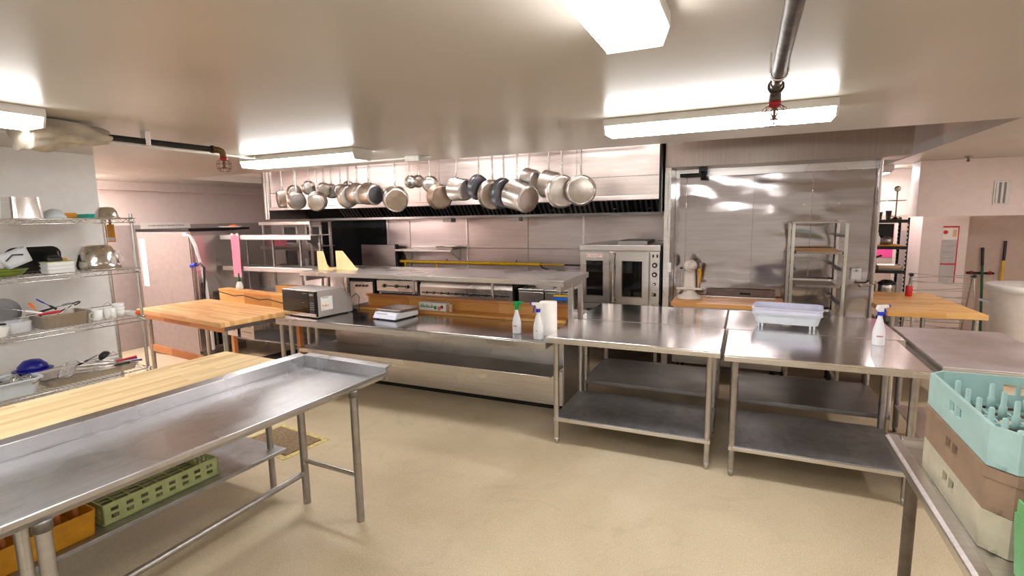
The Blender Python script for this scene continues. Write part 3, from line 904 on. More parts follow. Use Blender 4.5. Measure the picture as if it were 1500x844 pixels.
spec = [
 (PN, 'brown tinged saucepan at the rail end far from the oven', -5.69, 5.10, 2.14, .119, .10, (-.55, -.8, -.1), 'aluminium_dull', None),
 (PN, 'small saucepan tucked behind the brown tinged and the dented pans', -5.86, 5.50, 2.25, .10, .12, RR, 'aluminium_dull', None),
 (PN, 'dull saucepan with a dented side next to the brown tinged one', -5.40, 5.10, 2.11, .114, .15, RR, 'aluminium_dull', 'steel_dark'),
 (PN, 'small saucepan high on the rear rail above the dented one', -5.58, 5.50, 2.30, .095, .12, RR, 'aluminium', None),
 (PN, 'bright saucepan with a pale round bottom over the hood lip', -5.06, 5.10, 2.09, .122, .15, F_, 'aluminium_dull', 'aluminium'),
 (PN, 'tan saucepan on the rear rail behind the bright pale bottomed one', -5.31, 5.50, 2.26, .10, .11, RR, 'aluminium_dull', None),
 (PN, 'deep narrow saucepan between the tan and the dark bottomed little one', -5.36, 5.70, 2.254, .101, .14, RR, 'aluminium', 'steel_dark'),
 (PN, 'little saucepan with a dark bottom beside the deep narrow one', -5.02, 5.50, 2.24, .085, .12, F_, 'aluminium', 'steel_dark'),
 (PN, 'tiny saucepan on the rear rail next to the wide shallow pan', -5.05, 5.70, 2.295, .085, .10, RR, 'aluminium', None),
 ('frying_pan', 'wide shallow aluminium pan seen edge on beside two stock pots', -4.53, 5.10, 2.14, .144, .06, (.93, -.34, -.12), 'aluminium', None),
 ('stock_pot', 'aluminium pot nested against the wide shallow pan', -4.36, 5.10, 2.165, .128, .16, (.93, -.34, -.12), 'aluminium', None),
 ('stock_pot', 'shiny pot with a dark blue bottom before the big burnt bottom one', -4.17, 5.10, 2.155, .132, .19, (.93, -.34, -.12), 'aluminium', 'dark_pan'),
 ('stock_pot', 'large pot with burnt patches on its round bottom', -3.82, 5.10, 2.08, .150, .19, F_, 'aluminium', 'burnt'),
 (PN, 'small pan with a mirror bright bottom on the rear rail', -3.89, 5.50, 2.31, .078, .06, CAM, 'aluminium', 'nickel'),
 (PN, 'small dull pan half hidden beside the mirror bright one', -3.89, 5.70, 2.327, .079, .07, RR, 'aluminium_dull', None),
 (PN, 'medium bright pan above the brown scorched pot', -3.60, 5.50, 2.27, .10, .07, CAM, 'aluminium', 'nickel'),
 ('stock_pot', 'brown scorched pot with a stained bottom', -3.20, 5.10, 2.09, .140, .13, RR, 'burnt', 'burnt'),
 ('stock_pot', 'clean tapered pot between the brown scorched pot and a dark pan', -2.93, 5.10, 2.165, .128, .19, (.94, -.32, -.1), 'aluminium', None),
 ('frying_pan', 'black edged frying pan before the speckled burnt pot', -2.70, 5.10, 2.18, .135, .05, (.9, -.42, -.1), 'dark_pan', None),
 ('stock_pot', 'pot with a black speckled burnt bottom', -2.53, 5.10, 2.09, .160, .11, F_, 'aluminium_dull', 'burnt'),
 ('frying_pan', 'large dark blue grey frying pan against the biggest pot', -2.40, 5.10, 2.10, .165, .05, (.9, -.42, -.1), 'dark_pan', None),
 ('stock_pot', 'biggest brushed stock pot tilted down to its clean bottom', -2.20, 5.10, 2.06, .158, .26, (.86, -.42, -.28), 'aluminium', 'aluminium_dull'),
 ('stock_pot', 'rear pot hanging high before the two wide pans', -2.24, 5.50, 2.26, .125, .15, (.94, -.28, -.18), 'aluminium', None),
 ('stock_pot', 'rear pot overlapping the wide pans from behind', -2.00, 5.50, 2.20, .150, .17, (.94, -.28, -.18), 'aluminium', None),
 ('saute_pan', 'wide pan turned half away next to the last wide pan', -1.74, 5.10, 2.10, .168, .07, (.62, -.78, -.05), 'aluminium', 'aluminium_dull'),
 ('saute_pan', 'wide pan with a scratched flat bottom at the rail end by the oven', -1.53, 5.06, 2.10, .152, .08, (.36, -.93, -.06), 'aluminium', 'aluminium_dull'),
]
for q in spec: pot(*q)

# ================================================================== cooking line
def knob(parent, x, y, z, r=.022, mat='black_plastic'):
    k = MB().cyl((x, y, z), (x, y - .03, z), r, 14, r * .85).build('knob', mat, parent)
    MB().box(x - .003, x + .003, y - .034, y - .03, z - r * .8, z + r * .8).build('pointer', 'chrome', k)
t = thing('fryer', 'small fryer with four black controls beside the three knob range', 'fryer', (-5.28, 6.5, 0))
box('body', 'steel', t, -.24, .22, -.38, .38, .12, .92)
box('rail', 'steel', t, -.24, .22, -.42, -.38, .98, 1.03)
box('top', 'black_cast', t, -.24, .22, -.36, .38, .92, .97)
box('side_panel', 'black_metal', t, .225, .265, -.42, .38, .12, 1.04)
for x in (-.1, -.04, .02, .08): knob(t, x, -.38, .86, .018)
for x in (-.19, .18):
    for y in (-.32, .32): MB().cyl((x, y, 0), (x, y, .12), .02, 10).build('leg', 'black_metal', t)
t = thing('range', 'steel gas range with three barred knobs', 'range', (-4.63, 6.5, 0))
box('body', 'steel', t, -.36, .36, -.36, .38, .15, .92)
MB().prism([(-.36, .78), (-.40, .80), (-.40, .955), (-.36, .96)], -.36, .36, 'x').build('control_panel', 'steel', t, .003)
MB().cyl((-.37, -.43, 1.0), (.37, -.43, 1.0), .025, 14).build('front_rail', 'steel', t)
box('cooktop', 'black_cast', t, -.36, .36, -.36, .38, .92, .97)
for x in (-.18, .18):
    for y in (-.16, .18):
        m = MB()
        for a in range(4): m.box(-.14, .14, -.006, .006, 0, .02, Matrix.Translation((x, y, .97)) @ Matrix.Rotation(a * PI / 4, 4, 'Z'))
        m.build('grate', 'black_cast', t)
for x in (-.22, 0, .2): knob(t, x, -.40, .88, .028)
MB().cyl((-.24, -.415, .88), (.23, -.415, .88), .008, 8).build('knob_bar', 'black_metal', t)
box('oven_door', 'black_metal', t, -.3, .34, -.385, -.36, .3, .775)
for x in (-.3, .3):
    for y in (-.3, .3): MB().cyl((x, y, 0), (x, y, .15), .025, 10).build('leg', 'steel', t)
t = thing('griddle', 'long steel griddle with a row of small black knobs', 'griddle', (-3.5, 6.5, 0))
box('body', 'steel', t, -.74, .72, -.34, .38, .15, .90)
MB().prism([(-.34, .74), (-.38, .76), (-.38, .89), (-.34, .97)], -.74, .72, 'x').build('control_panel', 'steel', t, .003)
MB().prism([(-.40, .965), (-.36, .985), (-.30, .975), (-.30, .955)], -.74, .72, 'x').build('front_trough', 'steel', t, .003)
box('cooktop', 'black_cast', t, -.74, .72, -.30, .38, .90, .985)
box('splash', 'black_metal', t, -.74, .72, .36, .38, .985, 1.06)
box('side_panel', 'black_metal', t, .725, .755, -.40, .38, .15, 1.06)
MB().cyl((-.70, -.39, .81), (.68, -.39, .81), .009, 8).build('knob_bar', 'black_metal', t)
for k in range(11): knob(t, -.62 + k * .118, -.38, .81, .02)
for x in (-.65, .62):
    for y in (-.28, .28): MB().cyl((x, y, 0), (x, y, .15), .025, 10).build('leg', 'steel', t)
for i, (x, lab) in enumerate(((-2.53, 'steel deep fryer cabinet beside the griddle'), (-2.16, 'steel deep fryer cabinet with a yellow and blue sticker'))):
    t = thing('deep_fryer', lab, 'fryer', (x, 6.5, 0))
    box('body', 'steel', t, -.175, .175, -.36, .36, .15, .88)
    box('lid', 'steel', t, -.18, .18, -.37, .34, .885, .92, bevel=.006)
    box('flue', 'steel_dark', t, -.12, .12, .30, .36, .88, 1.10)
    MB().tube([(-.06, -.34, .93), (-.06, -.36, .95), (.06, -.36, .95), (.06, -.34, .93)], .006, 6).build('lid_handle', 'black_plastic', t)
    box('door', 'steel', t, -.165, .165, -.372, -.36, .2, .72)
    if i:
        box('sticker', 'print_blue', t, -.06, .165, -.3625, -.36, .79, .835, bevel=0)
        box('sticker', 'yellow_paint', t, -.06, .165, -.3625, -.36, .836, .86, bevel=0)
    for xx in (-.13, .13):
        for y in (-.28, .28): MB().cyl((xx, y, 0), (xx, y, .15), .02, 10).build('leg', 'steel', t)
# wall shelf, gas pipe, plate
t = thing('wall_shelf', 'short steel shelf with brackets on the wall above the gas pipe', 'shelf', (-4.62, 7.07, 1.37))
box('board', 'steel', t, -.53, .53, -.30, 0, -.01, .0)
box('front_edge', 'steel', t, -.53, .53, -.312, -.30, -.03, .003)
for x in (-.42, .5): MB().prism([(0, -.012), (-.28, -.012), (0, -.19)], x, x + .012, 'x').build('bracket', 'steel', t)
t = MB().tub(-.16, .16, -.1, .1, 0, .045, .02, .004, .01).build('tray', 'aluminium'); t.location = (-4.25, 6.92, 1.3735)
tag(t, 'bright metal tray on the short wall shelf', 'tray')
t = thing('gas_pipe', 'yellow gas pipe with tees along the wall behind the range', 'pipe', (0, 6.98, 1.16))
MB().cyl((-5.19, 0, 0), (-2.72, 0, 0), .024, 14).build('pipe', 'yellow_paint', t)
MB().cyl((-2.72, 0, 0), (-2.35, 0, 0), .011, 10).build('thin_pipe', 'yellow_paint', t)
MB().cyl((-2.35, 0, 0), (-1.95, 0, 0), .012, 10).build('end_pipe', 'black_metal', t)
for x in (-5.1, -4.5): MB().cyl((x, 0, -.02), (x, 0, -.2), .017, 10).build('drop', 'yellow_paint', t)
for x in (-4.38, -3.55, -3.3):
    MB().cyl((x - .02, 0, 0), (x + .02, 0, 0), .031, 12).build('coupling', 'yellow_paint', t)
for x in (-4.3, -3.1):
    v = MB().cyl((x, 0, .02), (x, 0, .055), .008, 8).build('valve', 'black_metal', t)
MB().tube([(-2.72, 0, -.01), (-2.66, -.05, -.05), (-2.55, -.06, -.07)], .011, 8).build('hose', 'black_metal', t)
t = thing('backsplash_panel', 'upright steel plate standing behind the small fryer', 'panel', (-5.60, 6.98, 0))
box('plate', 'steel_line', t, -.38, .34, -.02, 0, .75, 1.43)
box('edge', 'black_metal', t, .34, .38, -.05, .0, .75, 1.44)

# ================================================================== convection oven
t = thing('convection_oven', 'steel double door convection oven with glass windows on a stand', 'oven', (-1.37, 6.08, 0))
box('body', 'steel', t, -.48, .47, .06, .92, .78, 1.43, bevel=.004)
box('top_cover', 'steel', t, -.485, .475, .0, .94, 1.43, 1.50, bevel=.006)
box('vent_hood', 'steel_dark', t, -.05, .30, .15, .7, 1.50, 1.54)
box('side_panel', 'black_metal', t, .47, .485, .04, .92, .78, 1.43)
box('base_rail', 'steel', t, -.485, .475, .03, .92, .72, .78)
def oven_door(x0, x1, handle_right):
    m = MB()
    z0, z1, y0, y1 = .80, 1.415, .0, .055
    wx0, wx1, wz0, wz1 = x0 + .075, x1 - .075, z0 + .085, z1 - .105
    m.box(x0, wx0, y0, y1, z0, z1).box(wx1, x1, y0, y1, z0, z1).box(wx0, wx1, y0, y1, z0, wz0).box(wx0, wx1, y0, y1, wz1, z1)
    d = m.build('door', 'steel', t)
    box('pane', 'black_glass', d, wx0, wx1, .02, .03, wz0, wz1, bevel=0)
    for a in ((wx0 - .008, wx1 + .008, wz0 - .008, wz0), (wx0 - .008, wx1 + .008, wz1, wz1 + .008), (wx0 - .008, wx0, wz0, wz1), (wx1, wx1 + .008, wz0, wz1)):
        box('gasket', 'nickel', d, a[0], a[1], -.004, .0, a[2], a[3], bevel=.001)
    return d
d1 = oven_door(-.475, -.12, True)
d2 = oven_door(-.04, .345, False)
box('handle', 'nickel', d1, -.105, -.055, -.055, -.02, .80, 1.42, bevel=.012)
for z in (.84, 1.38): box('handle_mount', 'steel', d1, -.11, -.05, -.02, .05, z - .02, z + .02)
cp = box('control_panel', 'steel', t, .36, .468, .0, .06, .80, 1.42)
for z, r in ((1.27, .03), (1.16, .03), (1.05, .016)):
    k = MB().cyl((.415, 0, z), (.415, -.018, z), r, 18).build('dial', 'black_plastic', cp)
    MB().cyl((.415, -.018, z), (.415, -.03, z), r * .45, 12).build('dial_cap', 'nickel', k)
for x, z in ((.395, 1.375), (.44, 1.375)): box('switch', 'black_plastic', cp, x - .009, x + .009, -.008, 0, z - .018, z + .018)
box('rocker', 'black_plastic', cp, .385, .435, -.008, 0, .905, .945)
box('rocker_lamp', 'nickel', cp, .392, .408, -.012, -.008, .912, .938)
pl = box('name_plate', 'paper', d1, -.405, -.195, -.003, 0, 1.35, 1.392, bevel=0)
lettering('maker_name', 'BLODGETT', .036, 'print_red', d1, frame((-.30, -.0042, 1.371), (1, 0, 0), (0, -1, 0)), sx=1.18)
for x in (-.44, .43):
    for y in (.08, .85): box('stand_leg', 'steel', t, x - .02, x + .02, y - .02, y + .02, 0, .72)
box('stand_shelf', 'steel_dark', t, -.45, .45, .06, .88, .25, .27)

# ================================================================== baker's counter in front of the walk-in
t = thing('baker_counter', 'honey coloured wooden counter on a steel base by the walk in', 'counter', (-.15, 6.08, 0))
box('wooden_top', 'block_honey', t, -.58, .535, -.30, .33, .855, .90, bevel=.004)
box('carcass', 'steel', t, -.56, .525, -.26, .32, .22, .855)
box('drawer', 'steel', t, -.55, .0, -.272, -.26, .62, .84)
box('drawer', 'steel', t, .01, .515, -.272, -.26, .62, .84)
for x in (-.5, .46):
    for y in (-.2, .26):
        c_ = MB().cyl((x, y, .22), (x, y, .1), .015, 8).build('caster', 'black_metal', t)
        MB().cyl((x - .015, y, .05), (x + .015, y, .05), .05, 14).build('wheel', 'rubber', c_)
t = thing('lid_panel', 'flat steel lid with a slot handle at the rear of the wooden counter', 'lid', (-.05, 6.32, .901))
MB().prism([(-.055, 0), (.085, .075), (.085, .082), (-.055, .012)], -.36, .36, 'x').build('plate', 'steel', t, .002)
MB().prism([(-.01, .0365), (.015, .05), (.015, .052), (-.01, .0385)], .0, .11, 'x').build('slot', 'black_plastic', t)
# stand mixer
t = thing('stand_mixer', 'white bowl lift stand mixer on the wooden counter', 'mixer', (-.57, 6.10, .901))
MB().lathe([(.001, 0), (.135, 0), (.14, .012), (.13, .03), (.085, .05), (.06, .08), (.055, .10)], 28, sx=1, sy=1.05).build('base', 'mixer_enamel', t)
m = MB()
m.hexa([(-.065, -.05, .08), (.065, -.05, .08), (.065, .07, .08), (-.065, .07, .08)], [(-.055, -.05, .32), (.055, -.05, .32), (.055, .07, .32), (-.055, .07, .32)])
m.build('column', 'mixer_enamel', t, .02, 4)
MB().sphere((0, 0, .37), .075, 22, 12, 1, 1.9, .92).build('motor_head', 'mixer_enamel', t)
MB().tube([(.072 * math.cos(a), .0, .345 + .01 * math.sin(a)) for a in [PI * k / 12 for k in range(0)]] + [(-.074, -.06, .335), (-.05, -.135, .335), (0, -.15, .335), (.05, -.135, .335), (.074, -.06, .335)], .006, 8).build('trim_band', 'nickel', t)
MB().box(-.14, .14, -.075, -.045, .105, .13).build('bowl_arm', 'mixer_enamel', t, .01)
for s in (-1, 1): MB().cyl((s * .095, -.02, .12), (s * .085, -.02, .30), .008, 8).build('lift_rod', 'nickel', t)
MB().cyl((0, -.146, .39), (0, -.155, .39), .012, 10).build('hub_cap', 'nickel', t)
MB().cyl((-.08, -.02, .345), (-.105, -.03, .34), .01, 8).build('lever', 'black_plastic', t)
m = MB()
for k in range(4):
    m.tube([(.085 + .006 * k, -.02 + .01 * k, .34), (.10 + .006 * k, -.03 + .01 * k, .30), (.098 + .004 * k, -.02, .2), (.09, -.01, .12), (.082, .0 + .01 * k, .2), (.08, 0, .32)], .006, 6)
m.build('power_cord', 'cable_yellow', t)

# ================================================================== tray rack
t = thing('tray_rack', 'tall aluminium tray rack with three sheet pans on casters', 'rack', (.645, 6.12, 0))
for x in (-.225, .225):
    for y in (-.27, .27):
        box('post', 'aluminium', t, x - .014, x + .014, y - .014, y + .014, .16, 1.735)
        c_ = MB().cyl((x, y, .16), (x, y, .1), .012, 8).build('caster', 'black_metal', t)
        MB().cyl((x - .014, y, .055), (x + .014, y, .055), .055, 16).build('wheel', 'rubber', c_)
    box('top_rail', 'aluminium_dull', t, x - .016, x + .016, -.285, .285, 1.735, 1.757)
    box('base_rail', 'aluminium_dull', t, x - .016, x + .016, -.285, .285, .14, .16)
for y in (-.27, .27): box('cross_rail', 'aluminium_dull', t, -.209, .209, y - .014, y + .014, 1.735, 1.755)
box('cross_rail', 'aluminium_dull', t, -.209, .209, -.284, -.256, .14, .16)
zr = [.28 + .165 * k for k in range(9)]
for z in zr:
    for s in (-1, 1):
        MB().prism([(s * .211, 0), (s * .211, .025), (s * .207, .025), (s * .207, .004), (s * .175, .004), (s * .175, 0)], -.26, .26, 'y', mat=Matrix.Translation((0, 0, z))).build('runner', 'steel_dark', t)
for z, lab, mt in ((zr[7], 'top sheet pan in the tray rack', 'pine'), (zr[5], 'middle sheet pan in the tray rack', 'aluminium_dull'), (zr[3], 'lowest sheet pan showing in the tray rack', 'aluminium_dull')):
    p = thing('sheet_pan', lab, 'tray', (.645, 6.10, z + .0045), 0, 'sheet pans in the tray rack')
    MB().tub(-.2, .2, -.29, .27, 0, .025, .02, .003, .006).build('pan', 'aluminium_dull', p)
    if mt == 'pine': box('board', 'pine', p, -.185, .185, -.275, .255, .004, .022)

# ================================================================== things on the island counter
t = thing('microwave', 'grey microwave with black door and a sticker on its side', 'microwave', (-3.93, 3.88, .86), -7)
W, D, H = .54, .44, .285
MB().prism([(0, .012), (D, .012), (D, .16), (D - .13, H), (0, H)], -W, 0, 'x').build('body', 'appliance_grey', t, .004)
box('frame', 'steel', t, -W, 0, -.018, -.0005, .012, H)
dd = box('door', 'black_glass', t, -W + .008, -.105, -.03, -.0185, .05, H - .008)
box('control_panel', 'black_plastic', t, -.102, -.012, -.03, -.0185, .05, H - .008)
box('display', 'lcd', t, -.09, -.03, -.0312, -.03, H - .05, H - .03, bevel=0)
for i in range(4):
    for j in range(3): box('button', 'print_grey', t, -.085 + j * .022, -.071 + j * .022, -.0312, -.03, .09 + i * .022, .1 + i * .022, bevel=0)
box('edge_strip', 'black_plastic', t, -.004, .002, -.03, -.002, .02, H - .004)
marks('door_print', 'print_grey', dd, frame((-.16, -.0303, .255), (1, 0, 0), (0, -1, 0)), .08, .01, 8)
marks('door_print', 'print_grey', dd, frame((-.19, -.0303, .16), (1, 0, 0), (0, -1, 0)), .04, .01, 5, 4)
for x in (-W + .04, -.04):
    for y in (.04, D - .05): MB().cyl((x, y, 0), (x, y, .012), .014, 10).build('foot', 'black_plastic', t)
st = box('sticker', 'paper', t, .0005, .0018, .035, .18, .075, .215, bevel=0)
fm = lambda y, z: frame((.0022, y, z), (0, 1, 0), (1, 0, 0))
box('sticker_band', 'print_green', t, .0018, .0024, .05, .13, .202, .208, bevel=0)
marks('sticker_print', 'print_orange', t, fm(.09, .128), .08, .028, 4, 5)
marks('sticker_print', 'print_grey', t, fm(.06, .09), .02, .01, 2, 6)
MB().tube([(-.02, D, .15), (.03, D + .03, .2), (.06, D + .05, .16), (.04, D + .05, .06), (.06, D + .045, .01)], .005, 6).build('power_cord', 'black_plastic', t)
o = box('paper_sheet', 'paper', None, -.11, .11, -.06, .06, 0, .001, bevel=0)
o.location = (-4.12, 4.02, 1.1415); o.rotation_euler = (0, 0, .15)
tag(o, 'white sheet of paper lying on the microwave', 'paper')
# kitchen scale
t = thing('kitchen_scale', 'digital scale with a flat steel pan on the island counter', 'scale', (-3.24, 4.05, .86), -7)
MB().prism([(-.01, .012), (.33, .012), (.33, .06), (.06, .072), (.03, .07)], -.15, .15, 'x').build('body', 'white_plastic', t, .006)
MB().prism([(-.012, .014), (-.010, .014), (.03, .071), (.028, .073)], -.15, .15, 'x').build('front_panel', 'tub_lilac', t, .001)
MB().prism([(-.0045, .024), (-.0025, .024), (.021, .06), (.019, .06)], -.125, .02, 'x').build('display', 'lcd', t)
MB().prism([(-.0045, .024), (-.0025, .024), (.021, .06), (.019, .06)], .04, .125, 'x').build('keypad', 'paper', t)
box('support', 'black_plastic', t, -.06, .06, .12, .24, .07, .085)
box('weighing_pan', 'steel', t, -.155, .155, .045, .345, .085, .1, bevel=.004)
for x in (-.12, .12):
    for y in (.03, .3): MB().cyl((x, y, 0), (x, y, .012), .013, 10).build('foot', 'black_plastic', t)
# box of cling film
t = thing('film_box', 'long white box of cling film with green lettering on the wooden rail', 'box', (-2.98, 4.585, .884), -2)
box('carton', 'paper', t, -.19, .15, -.045, .045, 0, .085)
marks('brand_name', 'print_green', t, frame((-.09, -.0455, .05), (1, 0, 0), (0, -1, 0)), .17, .04, 8, 3)
MB().cyl((.02, -.0455, .035), (.02, -.0465, .035), .02, 14).build('leaf_print', 'print_green', t)
MB().cyl((.07, -.0455, .03), (.07, -.0465, .03), .022, 14).build('fruit_print', 'print_pink', t)
MB().cyl((.105, -.0455, .045), (.105, -.0465, .045), .018, 14).build('bread_print', 'bronze', t)
t = MB().cyl((0, 0, 0), (0, 0, .075), .022, 14).build('cardboard_core', 'card'); t.location = (-2.79, 4.57, .884)
tag(t, 'short cardboard tube standing beside the cling film box', 'tube')
# spray bottles
def spray_bottle(label, loc, rz, trig, body='bottle_plastic', h=.29, mark=None, collar=None, s=1.0, head=None):
    t = thing('spray_bottle', label, 'spray bottle', loc, rz, 'spray bottles')
    t.scale = (s, s, s)
    MB().lathe([(.001, 0), (.034, 0), (.038, .006), (.038, .09), (.034, .115), (.022, .16), (.014, .195), (.014, .21)], 20).build('bottle', body, t)
    MB().cyl((0, 0, .205), (0, 0, .23), .017, 14).build('collar', collar or trig, t)
    hd = MB()
    hd.prism([(-.03, .25), (-.02, .275), (.045, .278), (.052, .268), (.045, .258), (.018, .255), (.016, .23), (-.016, .23)], -.012, .012, 'y')
    hb = hd.build('head', head or trig, t, .004)
    MB().tube([(.02, 0, .258), (.034, 0, .235), (.032, 0, .215), (.04, 0, .20)], [.006, .006, .005, .005], 8).build('trigger', trig, t)
    MB().cyl((.05, 0, .268), (.062, 0, .268), .009, 10).build('nozzle', trig, t)
    if mark:
        for zz, (tx, mt) in enumerate(mark):
            a = math.radians(-90 - rz)
            m_ = frame((.0386 * math.cos(a), .0386 * math.sin(a), .07 - zz * .02), (-math.sin(a), math.cos(a), 0), (math.cos(a), math.sin(a), 0))
            marks('label_print', mt, t, m_, .009 * len(tx), .013, len(tx), 8)
    return t
spray_bottle('white spray bottle with green trigger on the island counter', (-1.77, 3.97, .861), 5, 'green_plastic', mark=[('four', 'print_red')])
spray_bottle('white spray bottle with blue trigger before the paper towel roll', (-1.52, 3.84, .861), 200, 'blue_plastic', mark=[('G', 'print_red')], head='white_plastic', s=1.08)
spray_bottle('white spray bottle with blue trigger alone on the steel work table', (.885, 4.36, .896), 25, 'blue_plastic', mark=[('four', 'print_red')], head='white_plastic', collar='blue_plastic', s=1.05)
t = thing('paper_towel_roll', 'white paper towel roll standing on the island counter', 'paper towel', (-1.50, 4.02, .861))
MB().lathe([(.02, .0), (.072, .0), (.074, .006), (.074, .275), (.072, .28), (.02, .28)], 28).build('roll', 'paper', t)
MB().lathe([(.019, .001), (.0195, .281), (.017, .281), (.0165, .001)], 20).build('core', 'card', t)
# wooden wedges on the island shelf
for i, (x, y, rz, lab) in enumerate(((-4.30, 4.34, -4, 'pale wooden upright holder with narrow side on the island shelf'), (-4.10, 4.42, 4, 'pale wooden wedge holder with slanted side on the island shelf'))):
    t = thing('wooden_holder', lab, 'holder', (x, y, 1.303), rz)
    box('upright', 'ply', t, -.055, .03, -.01, .008, 0, .21)
    MB().prism([(.03, 0), (.22 if i else .10, 0), (.03, .21)], -.008, .006, 'y').build('side', 'ply', t)
    MB().prism([(.008, 0), (.16, 0), (.008, .17)], -.055, -.04, 'x').build('brace', 'ply', t)
    box('foot_board', 'ply', t, -.055, .12, .008, .15, 0, .012)

# tub on the rear work table
t = thing('bus_tub', 'pale grey plastic tub on feet on the steel work table', 'tub', (.335, 4.88, .896), -6)
MB().tub(-.25, .25, -.17, .17, .035, .12, .05, .004, .02, lip=.012).build('body', 'tub_grey', t)
MB().tub(-.255, .255, -.175, .175, .122, .165, .05, .004, -.004, lip=.008).build('liner', 'tub_lilac', t)
for x in (-.19, .19):
    for y in (-.12, .12):
        for d_ in (-.014, .014): MB().hexa([(x + d_ - .006, y - .012, 0), (x + d_ + .006, y - .012, 0), (x + d_ + .006, y + .012, 0), (x + d_ - .006, y + .012, 0)],
                    [(x + d_ - .01, y - .02, .06), (x + d_ + .01, y - .02, .06), (x + d_ + .01, y + .02, .06), (x + d_ - .01, y + .02, .06)]).build('foot', 'tub_grey', t)
box('tray_insert', 'ply', t, -.2, .2, -.13, .13, .05, .09)

# ================================================================== wire shelving against the left wall
SX, SY = -4.5, 2.57
TIERS = (.665, 1.10, 1.50, 1.90)
def S(lx, ly, z):
    a = math.radians(RL)
    return (SX + lx * math.cos(a) - ly * math.sin(a), SY + lx * math.sin(a) + ly * math.cos(a), z)
t = thing('wire_shelving', 'chrome wire shelving loaded with kitchenware along the white wall', 'shelving', (SX, SY, 0), RL)
SD, SL = -.46, -1.9
for x in (-.02, SD + .02):
    for y in (-.02, SL + .02):
        p = MB().cyl((x, y, .03), (x, y, 1.93), .0125, 12).build('post', 'chrome', t)
        MB().lathe([(.016, 0), (.016, .006), (.008, .03)], 12, Matrix.Translation((x, y, 0))).build('foot', 'black_plastic', p)
for z in TIERS:
    m = MB()
    zt, zb = z - .006, z - .038
    for zz in (zt, zb):
        m.tube([(0, 0, zz), (SD, 0, zz), (SD, SL, zz), (0, SL, zz)], .0035, 6, True)
    for x in (0, SD):
        n = 38
        m.tube([(x, SL * k / n, zt if k % 2 else zb) for k in range(n + 1)], .0028, 5)
    for y in (0, SL):
        m.tube([(SD * k / 10, y, zt if k % 2 else zb) for k in range(11)], .0028, 5)
    sf = m.build('shelf_frame', 'chrome', t)
    m = MB()
    for k in range(1, 60):
        y = SL * k / 60
        m.cyl((SD, y, z - .003), (0, y, z - .003), .0022, 5, caps=False)
    for x in (-.15, -.31): m.cyl((x, SL, z - .0075), (x, 0, z - .0075), .003, 5, caps=False)
    wm = m.build('wire_deck', 'chrome', sf); wm['kind'] = 'stuff'
    m = MB()
    for x in (-.02, SD + .02):
        for y in (-.02, SL + .02):
            MB().lathe([(.0135, z - .045), (.018, z - .045), (.0165, z + .002), (.0135, z + .002)], 12, Matrix.Translation((x, y, 0))).build('collar', 'chrome', sf)
for z in (1.10, .665):
    MB().tube([(SD, -.1, z + .06), (SD, -.06, z + .09), (SD, -.03, z + .06), (SD, SL + .1, z + .06)], .003, 6).build('back_ledge', 'chrome', t)
def put(o, lx, ly, z, rz=0.0):
    o.location = S(lx, ly, z); o.rotation_euler = (0, 0, math.radians(RL + rz)); return o
def solo(mb, name, mat, label, cat, lx, ly, z, rz=0.0, group=None, bevel=0.0):
    o = mb.build(name, mat, None, bevel)
    put(o, lx, ly, z, rz)
    return tag(o, label, cat, group)
def nthing(name, label, cat, lx, ly, z, rz=0.0, group=None):
    return put(thing(name, label, cat, (0, 0, 0), 0, group), lx, ly, z, rz)
# --- top tier
T4 = 1.90
t = nthing('steel_container', 'upturned square steel container on the top wire shelf', 'container', -.18, -.63, T4)
MB().rrect(-.085, .085, -.09, .09, .004, .15, .035, 5, taper=-.008).build('body', 'nickel', t, .012, 3)
MB().tub(-.097, .097, -.102, .102, 0, .006, .03, .003, 0).build('rim', 'nickel', t)
m = MB()
vs, fs = [], []
for i in range(9):
    for j in range(16):
        a = 2 * PI * j / 16; u = i / 8
        r = .065 * math.cos(u * PI / 2 * .96) * (1 + .14 * math.sin(3 * a + 4 * u)) + .001
        vs.append((r * math.cos(a), r * 1.1 * math.sin(a), .065 * math.sin(u * PI / 2) * (1 + .1 * math.sin(2 * a))))
for i in range(8):
    fs += [(i * 16 + j, i * 16 + (j + 1) % 16, (i + 1) * 16 + (j + 1) % 16, (i + 1) * 16 + j) for j in range(16)]
fs += [tuple(range(16))[::-1], tuple(128 + j for j in range(16))]
solo(MB().add(vs, fs, True), 'plastic_bag', 'tub_grey', 'small crumpled pale bag beside the steel container', 'bag', -.2, -.44, T4)
t = nthing('long_carton', 'long orange carton at the back of the top wire shelf', 'box', -.38, -.43, T4)
box('carton', 'orange_board', t, -.03, .03, -.19, .19, 0, .045)
box('end_flap', 'card', t, -.028, .028, .19, .192, .003, .042, bevel=0)
def bowl(name, label, r, h, mat, lx, ly, z, inverted=False, grp=None, rim=.006):
    t = nthing(name, label, 'bowl', lx, ly, z, 0, grp)
    pr = [(.35 * r, 0), (.62 * r, .05 * h), (.86 * r, .38 * h), (.97 * r, .75 * h), (r, h), (r + rim, h), (r + rim, h - .003), (r - .003, h - .006)]
    pr += [(.94 * r, .75 * h), (.82 * r, .39 * h), (.58 * r, .08 * h), (.33 * r, .03 * h)]
    if inverted: pr = [(a, h - b) for a, b in pr][::-1]
    MB().lathe(pr, 32).build('shell', mat, t)
    MB().tube([((r + rim) * math.cos(2 * PI * k / 32), (r + rim) * math.sin(2 * PI * k / 32), .003 if inverted else h - .001) for k in range(32)], .003, 6, True).build('rolled_rim', mat, t)
    return t
bowl('mixing_bowl', 'small upturned steel bowl on the top wire shelf', .078, .085, 'nickel', -.13, -.135, T4, True)
t = nthing('serving_tray', 'teal edged tray at the end of the top wire shelf', 'tray', -.335, -.12, T4)
